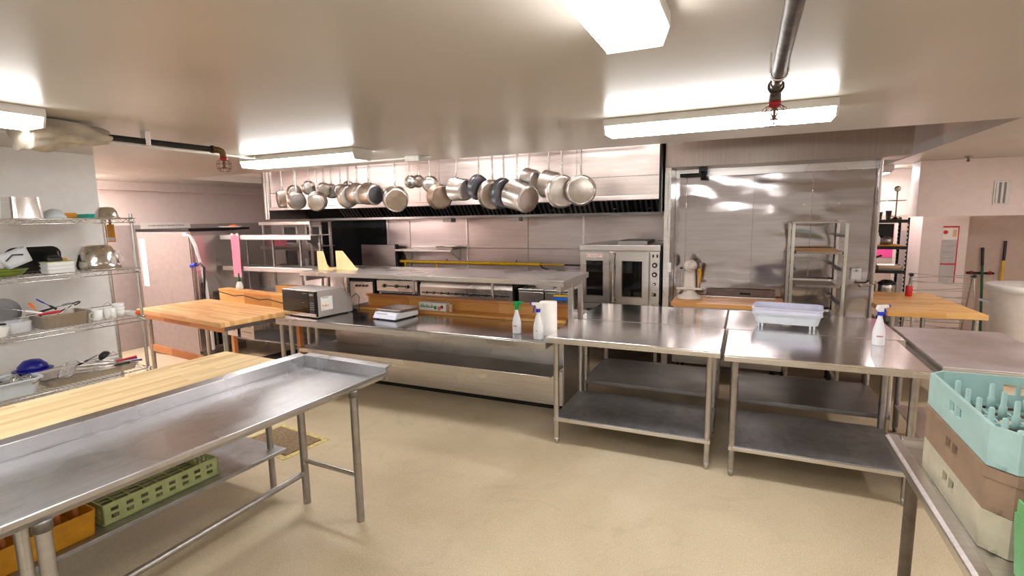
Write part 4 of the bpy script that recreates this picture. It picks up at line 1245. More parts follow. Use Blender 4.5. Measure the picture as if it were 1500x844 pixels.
box('base', 'orange_board', t, -.075, .075, -.075, .075, 0, .008)
for a in ((-.09, .09, .075, .09), (-.09, .09, -.09, -.075), (-.09, -.075, -.075, .075), (.075, .09, -.075, .075)):
    box('edge', 'teal_edge', t, *a, 0, .035)
# --- second tier
T3 = 1.50
t = nthing('roasting_pan', 'black roasting pan leaning on the wall on the second wire shelf', 'pan', -.37, -.55, T3)
Rt = Matrix.Translation((0, 0, .002)) @ Matrix.Rotation(math.radians(-76), 4, 'Y')
MB().tub(-.0, .19, -.16, .16, -.04, .0, .06, .004, .02, lip=.008, mat=Rt).build('pan', 'black_metal', t)
bowl('salad_bowl', 'wide olive green bowl on the second wire shelf', .13, .05, 'olive_bowl', -.15, -.80, T3)
t = nthing('clear_bin', 'clear plastic bin tilted over the olive bowl', 'bin', -.17, -.70, T3 + .075, -12)
Rt = Matrix.Rotation(math.radians(24), 4, 'X')
MB().tub(-.09, .09, -.075, .09, 0, .10, .02, .003, .012, lip=.006, mat=Rt).build('body', 'clear_plastic', t)
MB().tube([Rt @ Vector((.094, -.05, .06)), Rt @ Vector((.1, .0, .085)), Rt @ Vector((.094, .05, .06))], .005, 6).build('handle', 'black_plastic', t)
for k in range(3):
    t = nthing('plastic_container', ['white lidded container at the bottom of the stack beside the steel bowl', 'white lidded container in the middle of the stack beside the steel bowl', 'white container with pale green lid on top of the stack'][k], 'container', -.16, -.48, T3 + k * .028, rnd.uniform(-4, 4), 'stacked white containers')
    MB().tub(-.07, .07, -.085, .085, 0, .0235, .015, .003, .004).build('body', 'porcelain', t)
    MB().rrect(-.074, .074, -.089, .089, .0235, .0275, .016).build('lid', 'tub_grey' if k < 2 else 'sage_rack', t)
t = nthing('black_gadget', 'small black gadget lying on the white containers', 'gadget', -.17, -.50, T3 + .0845)
box('body', 'black_plastic', t, -.03, .03, -.045, .05, 0, .03, bevel=.006)
box('lever', 'black_metal', t, -.012, .012, -.035, .035, .03, .045)
MB().cyl((0, .05, .012), (0, .085, .012), .008, 8).build('tail', 'yellow_plastic', t)
bowl('mixing_bowl', 'large upturned steel bowl on the second wire shelf', .148, .19, 'nickel', -.19, -.205, T3, True)
t = nthing('glass_jug', 'clear jug beside the large upturned bowl', 'jug', -.34, -.035, T3)
MB().lathe([(.001, .002), (.045, .002), (.048, .012), (.048, .12), (.052, .13), (.049, .13), (.045, .12), (.045, .014), (.001, .008)], 20).build('body', 'clear_plastic', t)
MB().tube([(.0, .048, .11), (.0, .075, .10), (.0, .075, .04), (.0, .048, .03)], .006, 8).build('handle', 'clear_plastic', t)
# --- third tier
T2 = 1.10
t = nthing('hotel_pan', 'steel pan heaped with kitchen gadgets on the third wire shelf', 'pan', -.17, -.505, T2)
MB().tub(-.12, .12, -.15, .15, 0, .10, .03, .003, .012, lip=.010).build('pan', 'aluminium_dull', t)
solo(MB().tub(-.09, .09, -.07, .07, 0, .075, .02, .003, .01), 'tool_tub', 'clear_plastic', 'clear tub of tools between the gadget pan and the white tub', 'tub', -.2, -.755, T2)
t = nthing('tool_tub', 'white tub with a dark spatula at its rim', 'tub', -.12, -.90, T2)
MB().tub(-.09, .09, -.075, .075, 0, .07, .04, .003, .02).build('body', 'porcelain', t)
MB().box(-.012, .012, -.1, .07, .071, .083).build('spatula', 'black_plastic', t, .004)
t = nthing('dinner_plate', 'grey plate leaning behind the tools on the third wire shelf', 'plate', -.38, -.78, T2)
MB().lathe([(.001, 0), (.07, 0), (.12, .012), (.122, .015), (.07, .005), (.001, .004)], 28, Matrix.Translation((.02, 0, .122)) @ Matrix.Rotation(math.radians(105), 4, 'Y')).build('disc', 'print_grey', t)
MB().tube([(.018 + .10 * 0, .1 * math.cos(a), .122 + .1 * math.sin(a)) for a in [2 * PI * k / 24 for k in range(24)]], .0018, 5, True).build('ring', 'tub_grey', t)
def mug(label, lx, ly, rz=0, r=.042, h=.085):
    t = nthing('mug', label, 'mug', lx, ly, T2, rz, 'white mugs')
    MB().lathe([(.001, .001), (r * .85, .001), (r * .95, .01), (r, h), (r - .004, h), (r * .92, .012), (r * .5, .006), (.001, .006)], 22).build('body', 'porcelain', t)
    MB().tube([(r * .95, 0, h * .8), (r + .028, 0, h * .75), (r + .03, 0, h * .35), (r * .92, 0, h * .2)], .006, 8).build('handle', 'porcelain', t)
mug('white mug next to the gadget pan', -.13, -.29, -60)
mug('white mug behind another mug by the gadget pan', -.25, -.30, 30)
mug('white mug between the first mug and the cup stack', -.12, -.20, -20)
bowl('soup_bowl', 'small white bowl stacked by the mugs', .05, .05, 'porcelain', -.24, -.19, T2)
t = nthing('cup_stack', 'stack of white cups lying beside the mugs on the third wire shelf', 'cups', -.17, -.115, T2)
for k in range(3): MB().lathe([(.030, .002 + k * .028), (.042, .05 + k * .028), (.0435, .05 + k * .028), (.032, .0 + k * .028)], 20).build('cup', 'porcelain', t)
solo(MB().tub(-.08, .08, -.03, .03, 0, .03, .01, .003, .004), 'side_dish', 'porcelain', 'narrow white dish at the end of the third wire shelf', 'dish', -.15, -.035, T2)
solo(MB().sphere((0, 0, .022), .022, 14, 8, 1, 1.3, 1), 'orange_sponge', 'orange_plastic', 'small orange scrubber at the end of the third wire shelf', 'scrubber', -.06, -.02, T2)
def utensil(name, label, cat, p0, p1, head, hmat='chrome', kmat='black_plastic', grp='loose kitchen tools'):
    """tool lying from handle end p0 to head end p1 (shelf coordinates)"""
    a, b = Vector(S(*p0)), Vector(S(*p1))
    t = thing(name, label, cat, a, 0, grp)
    d = b - a; L = d.length; u = d.normalized()
    MB().cyl((0, 0, 0), u * L * .45, .009, 8, .007).build('handle', kmat, t)
    MB().cyl(u * L * .44, u * L * .8, .0035, 6).build('shank', hmat, t)
    R = u.to_track_quat('Z', 'Y').to_matrix().to_4x4()
    R.translation = u * L * .78
    if head == 'whisk':
        m = MB()
        for k in range(6):
            q = Matrix.Rotation(k * PI / 6, 4, 'Z')
            m.tube([q @ Vector((r, 0, z * L)) for r, z in ((.004, 0), (.022, .08), (.032, .18), (.022, .26), (0, .29), (-.022, .26), (-.032, .18), (-.022, .08), (-.004, 0))], .0018, 5, mat=R)
        m.build('wires', hmat, t)
    elif head == 'ladle':
        MB().lathe([(.001, 0), (.025, .004), (.042, .022), (.046, .04), (.044, .04), (.04, .022), (.022, .007), (.001, .004)], 20, R @ Matrix.Translation((0, .0, .03)) @ Matrix.Rotation(PI / 2.3, 4, 'X')).build('cup', hmat, t)
    elif head == 'blade':
        m = MB().hexa([(-.016, -.001, 0), (.016, -.001, 0), (.016, .001, 0), (-.016, .001, 0)], [(-.012, -.001, L * .25), (.012, -.001, L * .25), (.012, .001, L * .25), (-.012, .001, L * .25)], R)
        m.build('blade', hmat, t)
    elif head == 'fork':
        m = MB().box(-.03, .03, -.002, .002, -.002, .012, R)
        for k in range(4): m.box(-.03 + k * .0175, -.0225 + k * .0175, -.0025, .0025, .012, .075, R)
        m.build('tines', hmat, t)
    elif head == 'ring':
        MB().tube([(.026 * math.cos(q), 0, .026 + .026 * math.sin(q)) for q in [2 * PI * k / 16 for k in range(16)]], .005, 6, True, R).build('ring', hmat, t)
    return t
utensil('can_opener', 'orange handled opener sticking out of the gadget pan', 'tool', (-.12, -.60, T2 + .03), (-.2, -.66, T2 + .19), 'blade', kmat='black_plastic', hmat='orange_plastic')
utensil('peeler', 'red handled tool lying across the tool tub', 'tool', (-.10, -.52, T2 + .115), (-.17, -.80, T2 + .10), 'blade', kmat='red_plastic')
utensil('spatula', 'black handled spatula leaning in the gadget pan', 'tool', (-.2, -.40, T2 + .15), (-.14, -.58, T2 + .04), 'blade', hmat='black_metal')
utensil('scissors', 'kitchen scissors with white rings in the gadget pan', 'tool', (-.14, -.58, T2 + .05), (-.14, -.44, T2 + .14), 'ring', hmat='porcelain', kmat='chrome')
utensil('pizza_cutter', 'cutter with a blue tip on the gadget heap', 'tool', (-.22, -.50, T2 + .12), (-.24, -.58, T2 + .19), 'ring', hmat='blue_plastic')
utensil('corkscrew', 'dark ringed gadget at the end of the gadget pan', 'tool', (-.17, -.50, T2 + .10), (-.18, -.39, T2 + .15), 'ring', hmat='black_plastic')
utensil('grater', 'black gadget lying over the pan rim', 'tool', (-.25, -.60, T2 + .11), (-.22, -.42, T2 + .15), 'ring', hmat='print_grey')
utensil('serving_fork', 'steel serving fork standing in the white tub', 'tool', (-.13, -.92, T2 + .03), (-.17, -.87, T2 + .19), 'fork')
utensil('tongs', 'white handled tool crossing the red one', 'tool', (-.13, -.62, T2 + .115), (-.25, -.78, T2 + .17), 'blade', kmat='porcelain')
# --- lowest visible tier
T1 = .665
t = nthing('bus_tub', 'grey plastic cutlery tub on the lowest loaded wire shelf', 'tub', -.17, -.905, T1)
MB().tub(-.15, .15, -.20, .20, 0, .115, .05, .004, .03, lip=.014).build('body', 'tub_grey', t)
box('divider', 'tub_grey', t, -.12, .12, -.003, .003, .005, .09)
t = nthing('sheet_pan', 'deep sheet pan of cooking tools on the lowest loaded wire shelf', 'tray', -.215, -.37, T1, 0)
MB().tub(-.16, .16, -.295, .295, 0, .05, .02, .003, .015, lip=.010).build('pan', 'aluminium_dull', t)
for k in range(12):
    y0 = -1.06 + .03 * (k % 3); y1 = y0 + .27
    x0 = x1 = -.275 + .019 * k
    utensil('spoon' if k % 2 else 'spatula', ['dark handled spatula lying in the grey cutlery tub', 'steel spoon lying in the grey cutlery tub'][k % 2], 'tool',
            (x0, y0, T1 + .055 + .03 * (k % 2)), (x1, y1, T1 + .085 + .035 * (k % 2)), 'ladle' if k % 2 else 'blade', kmat='black_plastic' if k % 3 else 'chrome', grp='tools in the grey cutlery tub')
for k in range(4):
    utensil('whisk', 'wire whisk in the heap on the sheet pan', 'whisk', (-.10 - .05 * k, -.22 + .02 * k, T1 + .03 + .012 * k), (-.13 - .03 * k, -.56 + .03 * k, T1 + .07 + .018 * k), 'whisk', kmat='chrome', grp='whisks on the sheet pan')
utensil('ladle', 'black ladle resting on the tool heap of the sheet pan', 'ladle', (-.25, -.42, T1 + .08), (-.20, -.25, T1 + .16), 'ladle', hmat='black_plastic')
utensil('bench_scraper', 'red handled scraper lying on the sheet pan', 'tool', (-.12, -.05, T1 + .085), (-.14, -.38, T1 + .07), 'blade', kmat='red_plastic')
utensil('chef_knife', 'black handled knife under the red scraper', 'knife', (-.09, -.12, T1 + .055), (-.10, -.36, T1 + .06), 'blade')
utensil('brush', 'blue handled tool at the end of the sheet pan', 'tool', (-.1, -.02, T1 + .05), (-.2, -.14, T1 + .055), 'blade', kmat='navy_plastic')
utensil('thermometer', 'navy handled tool at the end of the sheet pan', 'tool', (-.22, .0, T1 + .05), (-.24, -.18, T1 + .055), 'blade', kmat='navy_plastic')
t = nthing('sieve_lid', 'dark blue dome lid behind the grey cutlery tub', 'lid', -.30, -.66, T1 + .0685)
MB().lathe([(.001, .13), (.05, .12), (.085, .085), (.095, .05), (.092, .05), (.08, .083), (.048, .115), (.001, .126)], 24).build('dome', 'navy_plastic', t)
MB().lathe([(.095, .05), (.12, .048), (.12, .052), (.095, .053)], 24).build('brim', 'navy_plastic', t)

# ================================================================== left rear: dishwashing corner
t = thing('butcher_block_table', 'golden butcher block table on pipe legs in the dishwashing corner', 'table', (-4.55, 3.25, 0), -8)
box('tabletop', 'block_gold', t, -1.75, 0, 0, .80, .845, .895, bevel=.004)
box('apron', 'fir', t, -1.70, -.03, .03, .05, .79, .845)
box('apron', 'steel_dark', t, -.05, -.03, .05, .76, .80, .845)
for x, y in ((-.08, .08), (-.10, .70), (-1.66, .08), (-1.66, .70)):
    lg = MB().cyl((x, y, .03), (x, y, .80), .024, 12).build('leg', 'leg_steel', t)
    box('foot_plate', 'card' if x > -1 else 'steel_dark', lg, x - .06, x + .06, y - .06, y + .06, 0, .03)
MB().cyl((-.09, .09, .26), (-.10, .69, .26), .013, 10).build('stretcher', 'leg_steel', t)
box('wooden_brace', 'fir', t, -1.66, -.55, .075, .095, .40, .48)
t = thing('wooden_ledge', 'pine ledge with a black cable behind the golden butcher block', 'ledge', (-4.33, 4.115, 0), -8)
box('board', 'pine', t, -1.75, -.16, 0, .03, .80, 1.0)
box('cap', 'pine', t, -1.75, -.16, -.01, .12, 1.0, 1.022)
for x in (-1.6, -.24): box('leg', 'fir', t, x - .03, x + .03, .03, .08, 0, 1.0)
MB().tube([(-1.72 + .172 * k, -.018, .985 - .012 * (k % 3) - .004 * k) for k in range(10)], .006, 6).build('cable', 'rubber', t)
t = thing('steel_counter', 'plain steel counter under the double pass shelf', 'counter', (-5.75, 4.98, 0))
box('top', 'steel', t, -.8, .8, -.24, .40, .86, .90)
box('splash', 'steel', t, -.8, .8, .38, .40, .90, 1.14)
for x in (-.7, .7):
    for y in (-.18, .33): leg(t, x, y, .86)
box('undershelf', 'galvanised', t, -.74, .74, -.2, .36, .25, .27)
t = thing('pass_shelf', 'double steel pass shelf on thin posts with pink sheets hung on it', 'shelf', (-5.62, 4.98, 0))
for z in (1.66, 1.24):
    box('shelf_board', 'steel', t, -.95, .70, -.16, .16, z, z + .012)
    box('shelf_rim', 'steel', t, -.95, .70, -.172, -.16, z - .045, z + .014)
for x in (-.72, -.22, .28, .62):
    box('post', 'steel_dark', t, x - .012, x + .012, .05, .074, .902, 1.66)
MB().prism([(.13, 1.24), (-.1, 1.24), (.13, 1.10)], -.8, -.785, 'x').build('bracket', 'steel', t)
MB().prism([(.13, 1.655), (-.12, 1.655), (.13, 1.48)], .5, .515, 'x').build('bracket', 'steel_dark', t)
t = thing('paper_note', 'two pink sheets taped one below the other on the pass shelf', 'notes', (-6.26, 4.80, 1.40))
MB().box(-.08, .08, -.004, -.003, .0, .29).build('sheet', 'pink_paper', t)
MB().add([(-.075, -.006, -.29), (.085, -.016, -.29), (.08, -.005, .005), (-.08, -.005, .005), (-.075, -.007, -.29), (.085, -.017, -.29), (.08, -.006, .005), (-.08, -.006, .005)],
         [(0, 1, 2, 3), (7, 6, 5, 4), (0, 4, 5, 1), (1, 5, 6, 2), (2, 6, 7, 3), (3, 7, 4, 0)]).build('sheet', 'pink_paper', t)
for x in (-.05, .05): MB().box(x - .02, x + .02, -.0055, -.0045, .265, .30).build('tape', 'paper', t)
t = thing('squeeze_bottle', 'white squeeze bottle with a green cap on the pine ledge', 'bottle', (-5.72, 4.39, 1.023))
MB().lathe([(.001, 0), (.04, 0), (.043, .01), (.04, .05), (.022, .09), (.016, .095)], 18).build('bottle', 'porcelain', t)
MB().lathe([(.018, .095), (.016, .12), (.008, .20), (.005, .20)], 14).build('cap', 'dark_green', t)
t = thing('wood_block', 'short golden wood block on the counter behind the ledge', 'block', (-5.35, 4.86, .901))
box('block', 'pine', t, -.22, .22, -.06, .06, 0, .12)
MB().cyl((0, -.0605, .06), (0, -.062, .06), .01, 8).build('knot', 'bronze', t)
t = thing('faucet_spray', 'black pre rinse spray handle with blue grip hanging before the machine', 'sprayer', (-6.45, 4.36, 0))
MB().tube([(-.18, .02, 1.70), (-.1, .02, 1.68), (-.02, .02, 1.55), (.06, .02, 1.30), (.12, .02, 1.0), (.14, .02, .70), (.14, .02, .2)], .018, 10).build('hose', 'poly', t)
MB().tube([(-.18, .05, 1.70), (-.1, .05, 1.675), (-.03, .05, 1.53), (.04, .05, 1.30), (.10, .05, 1.0), (.12, .05, .70), (.12, .05, .2)], .010, 10).build('water_line', 'aluminium', t)
MB().tube([(.12, -.02, .95), (.15, -.02, 1.10), (.17, -.02, 1.28), (.10, -.02, 1.33), (.02, -.03, 1.31)], .015, 8).build('spray_arm', 'black_plastic', t)
MB().cyl((-.06, -.03, 1.30), (.04, -.03, 1.32), .026, 12).build('grip', 'blue_plastic', t)
box('wall_bracket', 'white_plastic', t, -.22, -.16, 0, .07, 1.68, 1.72)
# dish machine
t = thing('dish_machine', 'tall steel dish machine with grey side panel', 'dishwasher', (-6.66, 4.45, 0))
box('body', 'steel_line', t, -1.12, 0, 0, .75, .12, 1.74, bevel=.006)
box('side_skin', 'machine_grey', t, -1.12, -.012, -.012, -.0005, .05, 1.735)
box('top_lip', 'black_metal', t, -1.13, .012, -.016, .90, 1.742, 1.775)
box('front_door', 'steel', t, .0005, .02, .04, .70, .55, 1.68)
box('front_handle', 'black_plastic', t, .0205, .05, .08, .12, .85, 1.05)
box('kick_plate', 'steel_dark', t, -1.08, -.02, .04, .70, 0, .12)
for k in range(6): box('grille_bar', 'black_metal', t, .0005, .012, .08 + k * .09, .13 + k * .09, .16, .36)
t = thing('notice', 'white notice sheet fixed to the grey side of the dish machine', 'notice', (-7.66, 4.437, 1.36))
MB().box(-.06, .06, -.0035, 0, -.05, .28).build('sheet', 'paper', t)
MB().box(-.055, .065, -.005, -.0036, -.38, -.06).build('sheet', 'paper', t)
for k in range(4): marks('print', 'print_grey', t, frame((0, -.0036, .2 - k * .05), (1, 0, 0), (0, -1, 0)), .07, .012, 6, k)
t = thing('yellow_sign', 'yellow card hanging from the end of the top wire shelf', 'sign', S(-.40, .007, 1.70), RL)
box('card', 'orange_board', t, -.06, .06, -.003, .003, 0, .15)
box('hanging_tab', 'black_plastic', t, -.02, .02, -.003, .003, .15, .20)
box('lower_label', 'paper', t, -.05, .05, -.005, -.0035, .01, .04, bevel=0)
t = thing('notice_strip', 'long white notice with a line of print on the grey dado', 'notice', (-8.238, 5.15, 1.80))
MB().box(0, .003, -.38, .38, -.06, .06).build('sheet', 'paper', t)
marks('print', 'print_grey', t, frame((.0031, 0, .01), (0, -1, 0), (1, 0, 0)), .55, .03, 24, 2)
t = thing('small_bowl', 'flat tray with an orange cloth lying on the dish machine', 'tray', (-6.62, 5.02, 1.776))
MB().lathe([(.001, 0), (.11, 0), (.15, .015), (.153, .018), (.11, .004), (.001, .003)], 22).build('dish', 'paper', t)
MB().sphere((.02, .03, .022), .05, 14, 8, 1.2, 1, .35).build('cloth_scrap', 'orange_plastic', t)
for k in range(2):
    t = thing('clipboard', ['white order slips on the front of the steel base under the golden table', 'white folded instruction card under the golden table'][k], 'card', (-5.85 + .35 * k, 4.314 - .049 * k, .58), -8)
    box('sheet', 'paper', t, -.14, .14, 0, .006, -.14, .14, bevel=0)
    for q in range(3): marks('print', 'print_grey', t, frame((0, -.0005, .08 - q * .07), (1, 0, 0), (0, -1, 0)), .2, .02, 8, q)
    box('hook', 'black_plastic', t, -.012, .012, .0, .006, .14, .26)

# ------------------------------------------------------------------ glazed rack behind the microwave
t = thing('glazed_rack', 'steel rack of three shelves with white framed glass panels behind the microwave', 'rack', (-6.52, 6.02, 0))
for x in (-.5, .5):
    for y in (-.12, .28): box('post', 'steel', t, x - .018, x + .018, y - .018, y + .018, 0, 1.84)
for z in (1.84, 1.46, 1.10, .72): 
    sb = box('shelf', 'steel', t, -.54, .54, -.16, .32, z - .012, z)
    box('shelf_rim', 'steel', sb, -.54, .54, -.172, -.16, z - .05, z + .002)
for x in (-.26, .24):
    for z0, z1 in ((1.47, 1.78), (1.105, 1.40)):
        f = MB()
        a, b = x - .17, x + .17
        f.box(a, b, .18, .2, z0, z0 + .03).box(a, b, .18, .2, z1 - .03, z1).box(a, a + .04, .18, .2, z0 + .03, z1 - .03).box(b - .04, b, .18, .2, z0 + .03, z1 - .03)
        fr = f.build('panel_frame', 'white_enamel', t)
        box('pane', 'glass_pane', fr, a + .04, b - .04, .186, .192, z0 + .03, z1 - .03, bevel=0)
def small(name, mb, mat, loc, label, cat, group=None, bevel=0.0, rz=0):
    o = mb.build(name, mat, None, bevel); o.location = loc; o.rotation_euler = (0, 0, math.radians(rz))
    return tag(o, label, cat, group)
small('carton', MB().box(-.11, .11, -.08, .06, 0, .1), 'print_pink', (-6.82, 6.0, 1.461), 'pink carton on the upper shelf of the glazed rack', 'box', bevel=.003)
cupm = lambda h=.13, r=.04: MB().lathe([(.001, 0), (r * .72, 0), (r, h), (r + .003, h), (r + .003, h - .004), (r - .002, h - .004), (r * .68, .004), (.001, .004)], 18)
small('paper_cup', cupm(), 'porcelain', (-6.30, 5.95, 1.101), 'white paper cup in front of the glass panels', 'cup', 'white cups on the glazed rack')
small('paper_cup', cupm(.17, .036), 'porcelain', (-6.17, 5.93, 1.101), 'taller white paper cup next to the other in front of the glass panels', 'cup', 'white cups on the glazed rack')
for k, (x, lab) in enumerate(((-6.78, 'tangle of black tongs on the glazed rack beside the pink carton shelf'), (-6.06, 'tangle of dark tongs at the end of the glazed rack'))):
    t = thing('tongs', lab, 'tongs', (x, 5.96, 1.102))
    for q in range(4):
        a = rnd.uniform(-.5, .5)
        MB().tube([(-.13 * math.cos(a), -.05 * math.sin(a) + .02 * q, .008 + .012 * q), (0, .02 * q, .03 + .012 * q), (.13 * math.cos(a), .05 * math.sin(a) + .02 * q, .012 + .012 * q)], .006, 6).build('arm', 'black_metal', t)
for k, lab in enumerate(('small dark screen unit with a pink label on the lower shelf of the glazed rack', 'small dark screen unit without a label beside the pink labelled one')):
    t = thing('timer_unit', lab, 'timer', (-6.72 + .42 * k, 5.94, .721))
    box('case', 'steel_dark', t, -.13, .13, -.08, .08, 0, .22)
    box('screen', 'black_glass', t, -.1, .1, -.083, -.0805, .04, .15, bevel=0)
    if k == 0: box('label_strip', 'print_pink', t, -.1, .1, -.083, -.0805, .165, .195, bevel=0)

# ================================================================== right rear: butcher block, store shelves, bin
t = thing('butcher_block_table', 'butcher block table beside the walk in with a red can on it', 'table', (1.245, 5.86, 0), 3)
box('tabletop', 'block_right', t, .0, .76, 0, 1.42, .852, .90, bevel=.004)
for x, y in ((.06, .08), (.70, .08), (.08, 1.34), (.70, 1.34)): leg(t, x, y, .852, .022)
box('undershelf', 'galvanised', t, .04, .72, .06, 1.36, .28, .30)
t = thing('drink_can', 'red can standing on the butcher block table by the walk in', 'can', (1.66, 6.98, .901))
MB().lathe([(.024, 0), (.032, .006), (.033, .012), (.033, .105), (.026, .118)], 20).build('body', 'red_plastic', t)
MB().lathe([(.027, .117), (.026, .122), (.022, .119), (.001, .119)], 20).build('lid', 'nickel', t)
t = thing('store_shelving', 'black slotted angle shelving with bottles and pans behind the walk in corner', 'shelving', (1.50, 7.72, 0))
for x in (-.24, .24):
    for y in (-.2, .2):
        m = MB().prism([(x - math.copysign(.02, x), y), (x, y), (x, y - math.copysign(.03, y)), (x + math.copysign(.003, x), y - math.copysign(.03, y)), (x + math.copysign(.003, x), y + math.copysign(.003, y)), (x - math.copysign(.02, x), y + math.copysign(.003, y))], 0, 1.76, 'z')
        p = m.build('post', 'black_metal', t)
        q = MB()
        for k in range(34):
            q.box(x - math.copysign(.014, x) - .004, x - math.copysign(.014, x) + .004, y - .004 if y < 0 else y, y if y < 0 else y + .004, .06 + k * .05, .085 + k * .05)
        q.build('slot_row', 'white_enamel', p)
for z in (1.735, 1.42, 1.13, .82, .45):
    sb = box('shelf', 'steel_dark', t, -.235, .235, -.195, .195, z - .008, z)
    box('front_beam', 'black_metal', sb, -.235, .235, -.212, -.2005, z - .035, z + .004)
    box('rear_beam', 'black_metal', sb, -.235, .235, .2005, .212, z - .035, z + .004)
small('shelf_liner', MB().box(-.2, .2, -.19, .19, 0, .012), 'orange_board', (1.50, 7.72, 1.4205), 'yellow board lying on the second black store shelf', 'board', bevel=.002)
for k, (x, lab) in enumerate(((1.44, 'tiered metal stand at the hidden end of the top store shelf'), (1.64, 'tiered metal stand with round plates on the top store shelf'))):
    t = thing('tier_stand', lab, 'stand', (x, 7.72, 1.736))
    MB().cyl((0, 0, 0), (0, 0, .34), .007, 8).build('stem', 'bronze', t)
    MB().lathe([(.001, .22), (.09, .225), (.1, .235), (.001, .226)], 20).build('plate', 'aluminium_dull', t)
    MB().lathe([(.001, .03), (.05, .032), (.055, .04), (.001, .034)], 20).build('plate', 'aluminium_dull', t)
    MB().lathe([(.06, 0), (.055, .008), (.01, .03)], 18).build('foot', 'bronze', t)
    if k: MB().sphere((0, 0, .37), .035, 14, 8, 1, .25, 1).build('finial', 'aluminium_dull', t)
for k in range(3):
    small('metal_cup', cupm(.08 + .015 * k, .032), 'aluminium', (1.36 + .09 * k, 7.58, 1.736), ['short metal cup on the top store shelf', 'middle sized metal cup on the top store shelf', 'tallest metal cup on the top store shelf'][k], 'cup', 'metal cups on the top store shelf')
t = thing('dark_screen', 'dark upright panel behind the bottles on the store shelf', 'panel', (1.56, 7.86, 1.433))
box('panel', 'black_glass', t, -.1, .1, 0, .02, 0, .24)
box('frame', 'black_plastic', t, -.11, .11, .02, .03, 0, .25)
for k, x in enumerate((1.36, 1.45)):
    small('bottle', MB().lathe([(.001, 0), (.03, 0), (.032, .01), (.032, .09), (.012, .12), (.012, .15), (.001, .15)], 16), 'bottle_plastic', (x, 7.6, 1.433), ['white bottle close to the walk in corner on the yellow board', 'white bottle next to the foil bundle on the yellow board'][k], 'bottle', 'bottles on the store shelf')
small('foil_bundle', MB().sphere((0, 0, .05), .07, 12, 7, 1, .8, .72), 'foil', (1.55, 7.62, 1.433), 'crumpled silver bundle on the yellow board of the store shelf', 'bundle')
t = thing('food_scoop', 'dark steel scoop tilted on the third store shelf', 'scoop', (1.40, 7.66, 1.131))
MB().hexa([(-.1, -.07, 0), (.08, -.07, 0), (.08, .07, 0), (-.1, .07, 0)], [(-.12, -.08, .12), (.04, -.08, .17), (.04, .08, .17), (-.12, .08, .12)]).build('scoop', 'steel_dark', t, .006)
MB().cyl((.05, 0, .14), (.12, 0, .17), .012, 8).build('handle', 'black_plastic', t)
small('steel_tray', MB().tub(-.13, .13, -.1, .1, 0, .06, .015, .003, .01, lip=.006), 'aluminium', (1.59, 7.64, 1.131), 'steel tray on the third store shelf', 'tray')
small('red_jar', MB().lathe([(.03, 0), (.032, .01), (.032, .09), (.026, .1), (.026, .12), (.001, .12)], 16), 'red_plastic', (1.31, 7.545, 1.131), 'red jar at the walk in end of the third store shelf', 'jar')
t = thing('waffle_maker', 'grey appliance with a dark label on the fourth store shelf', 'appliance', (1.37, 7.65, .821))
box('case', 'steel_dark', t, -.1, .1, -.1, .1, 0, .17)
box('label', 'black_plastic', t, -.085, .085, -.104, -.1005, .04, .13, bevel=0)
marks('label_print', 'paper', t, frame((0, -.1041, .1), (1, 0, 0), (0, -1, 0)), .12, .03, 5, 4)
marks('label_print', 'paper', t, frame((0, -.1041, .06), (1, 0, 0), (0, -1, 0)), .12, .02, 5, 5)
t = thing('slow_cooker', 'round grey pot with a black lid on the fourth store shelf', 'pot', (1.59, 7.64, .821))
MB().lathe([(.08, 0), (.09, .02), (.09, .12), (.085, .13)], 22).build('pot', 'aluminium', t)
MB().lathe([(.098, .13), (.095, .15), (.05, .18), (.001, .185)], 22).build('lid', 'black_plastic', t)
for k in range(2):
    small('wrapped_bundle', MB().sphere((0, 0, .07), .1, 14, 8, 1, .9, .7), 'foil', (1.40 + .2 * k, 7.66, .451), ['crumpled plastic wrapped bundle on the low store shelf by the walk in', 'second wrapped bundle beside the first on the low store shelf'][k], 'bundle', 'wrapped bundles')
small('pink_poster', MB().box(-.1, .1, -.003, 0, -.27, .18), 'pink_card', (1.88, 9.338, 1.42), 'bright pink sheet on the door behind the store shelving', 'poster')
# folding wire rack
t = thing('drying_rack', 'folding wire drying rack standing behind the butcher block by the poster', 'drying rack', (2.16, 7.78, 0))
for s in (-1, 1):
    for d_ in (-1, 1):
        MB().tube([(s * .30, -.0 + d_ * .02, 1.06), (s * .30, d_ * .17, .5), (s * .30, d_ * .27, .0)], .009, 8).build('leg', 'aluminium_dull', t)
    MB().cyl((s * .30, -.035, 1.06), (s * .30, .035, 1.06), .022, 10).build('hinge', 'black_plastic', t)
for k in range(9):
    z = 1.05 - k * .085
    for d_ in (-1, 1):
        y = d_ * (.02 + .27 * (1.06 - z) / 1.06)
        sl = .03 * math.sin(k * 2.1 + d_)
        MB().tube([(-.30, y, z + sl), (.0, y - d_ * .012, z), (.30, y, z - sl)], .005, 6).build('rod', 'aluminium_dull', t)
t = thing('poster', 'tall white poster with red border on the partition wall', 'poster', (2.44, 8.597, 1.25))
MB().box(-.085, .085, -.003, 0, -.38, .38).build('sheet', 'grey_paper', t)
MB().box(-.085, .085, -.0045, -.0031, .2, .36).build('head_panel', 'paper', t)
MB().box(-.085, .085, -.006, -.0031, .36, .38).build('border', 'print_red', t)
MB().box(.073, .085, -.006, -.0031, -.38, .36).build('border', 'print_red', t)
MB().box(-.085, .073, -.006, -.0031, -.13, -.11).build('border', 'print_red', t)
MB().cyl((-.055, -.0046, .30), (-.055, -.006, .30), .026, 14).build('badge', 'print_red', t)
MB().box(.02, .06, -.006, -.0046, .24, .33).build('picture', 'card', t)
for k in range(3): marks('print', 'print_grey', t, frame((-.01, -.0031, .12 - k * .08), (1, 0, 0), (0, -1, 0)), .12, .012, 8, k)
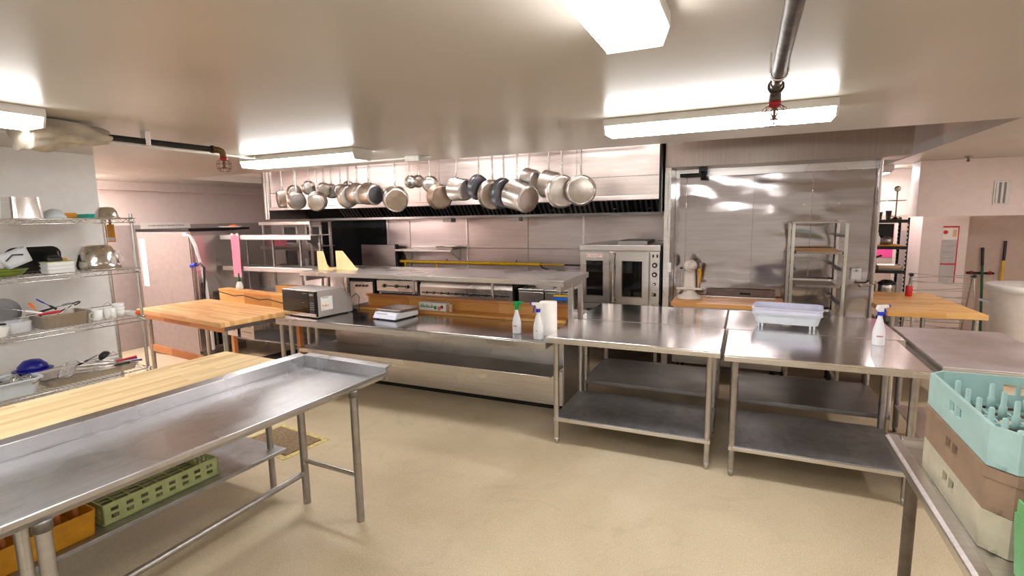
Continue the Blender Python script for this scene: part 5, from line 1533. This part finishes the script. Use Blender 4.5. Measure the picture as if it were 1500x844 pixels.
# brooms
for k, (x, z0, z1, tx, mt, lab) in enumerate(((2.94, .12, 1.33, 2.90, 'black_plastic', 'black and green handled broom leaning on the alcove wall'), (3.09, .12, 1.42, 3.13, 'yellow_paint', 'yellow handled broom with a black grip leaning on the alcove wall'))):
    t = thing('broom', lab, 'broom', (x, 8.86, 0))
    d = Vector((tx - x, .10, z1 - z0))
    MB().cyl((0, 0, z0), Vector((0, 0, z0)) + d * .8, .015, 10).build('handle', ['dark_green', 'yellow_paint'][k], t)
    MB().cyl(Vector((0, 0, z0)) + d * .8, Vector((0, 0, z0)) + d, .017, 10).build('grip', 'black_plastic', t)
    MB().hexa([(-.06, -.05, 0), (.06, -.05, 0), (.06, .05, 0), (-.06, .05, 0)], [(-.04, -.02, .13), (.04, -.02, .13), (.04, .02, .13), (-.04, .02, .13)]).build('brush', 'black_cast', t)
t = thing('hook_rail', 'small dark hooks on the alcove wall above the bin', 'hooks', (2.90, 9.0, .98))
box('rail', 'rubber', t, -.14, .16, -.012, 0, -.015, .015)
for x in (-.1, .1): MB().tube([(x, -.012, 0), (x, -.05, -.005), (x, -.06, .03)], .016, 8).build('hook', 'red_paint', t)
# bin
t = thing('waste_bin', 'tall white plastic bin behind the grey metal table', 'bin', (2.72, 7.10, 0))
MB().lathe([(.27, 0), (.28, .02), (.335, .98), (.335, 1.0), (.35, 1.0), (.35, 1.03), (.33, 1.035), (.32, .98), (.265, .03), (.001, .025)], 36).build('barrel', 'bin_white', t)
MB().lathe([(.352, .985), (.36, .99), (.36, 1.045), (.34, 1.055), (.30, 1.05), (.001, 1.06)], 36).build('lid', 'white_plastic', t)
for s in (-1, 1): MB().tube([(s * .33, -.08, .86), (s * .385, -.05, .87), (s * .385, .05, .87), (s * .33, .08, .86)], .012, 8).build('grip', 'tub_grey', t)
t = thing('floor_mat', 'dark rubber mat on the floor under the plain steel counter', 'mat', (-5.62, 5.0, 0), -8)
box('mat', 'rubber', t, -.35, .35, -.28, .28, 0, .012)
for k in range(5): box('rib', 'rubber', t, -.33, .33, -.24 + .11 * k, -.2 + .11 * k, .012, .017)
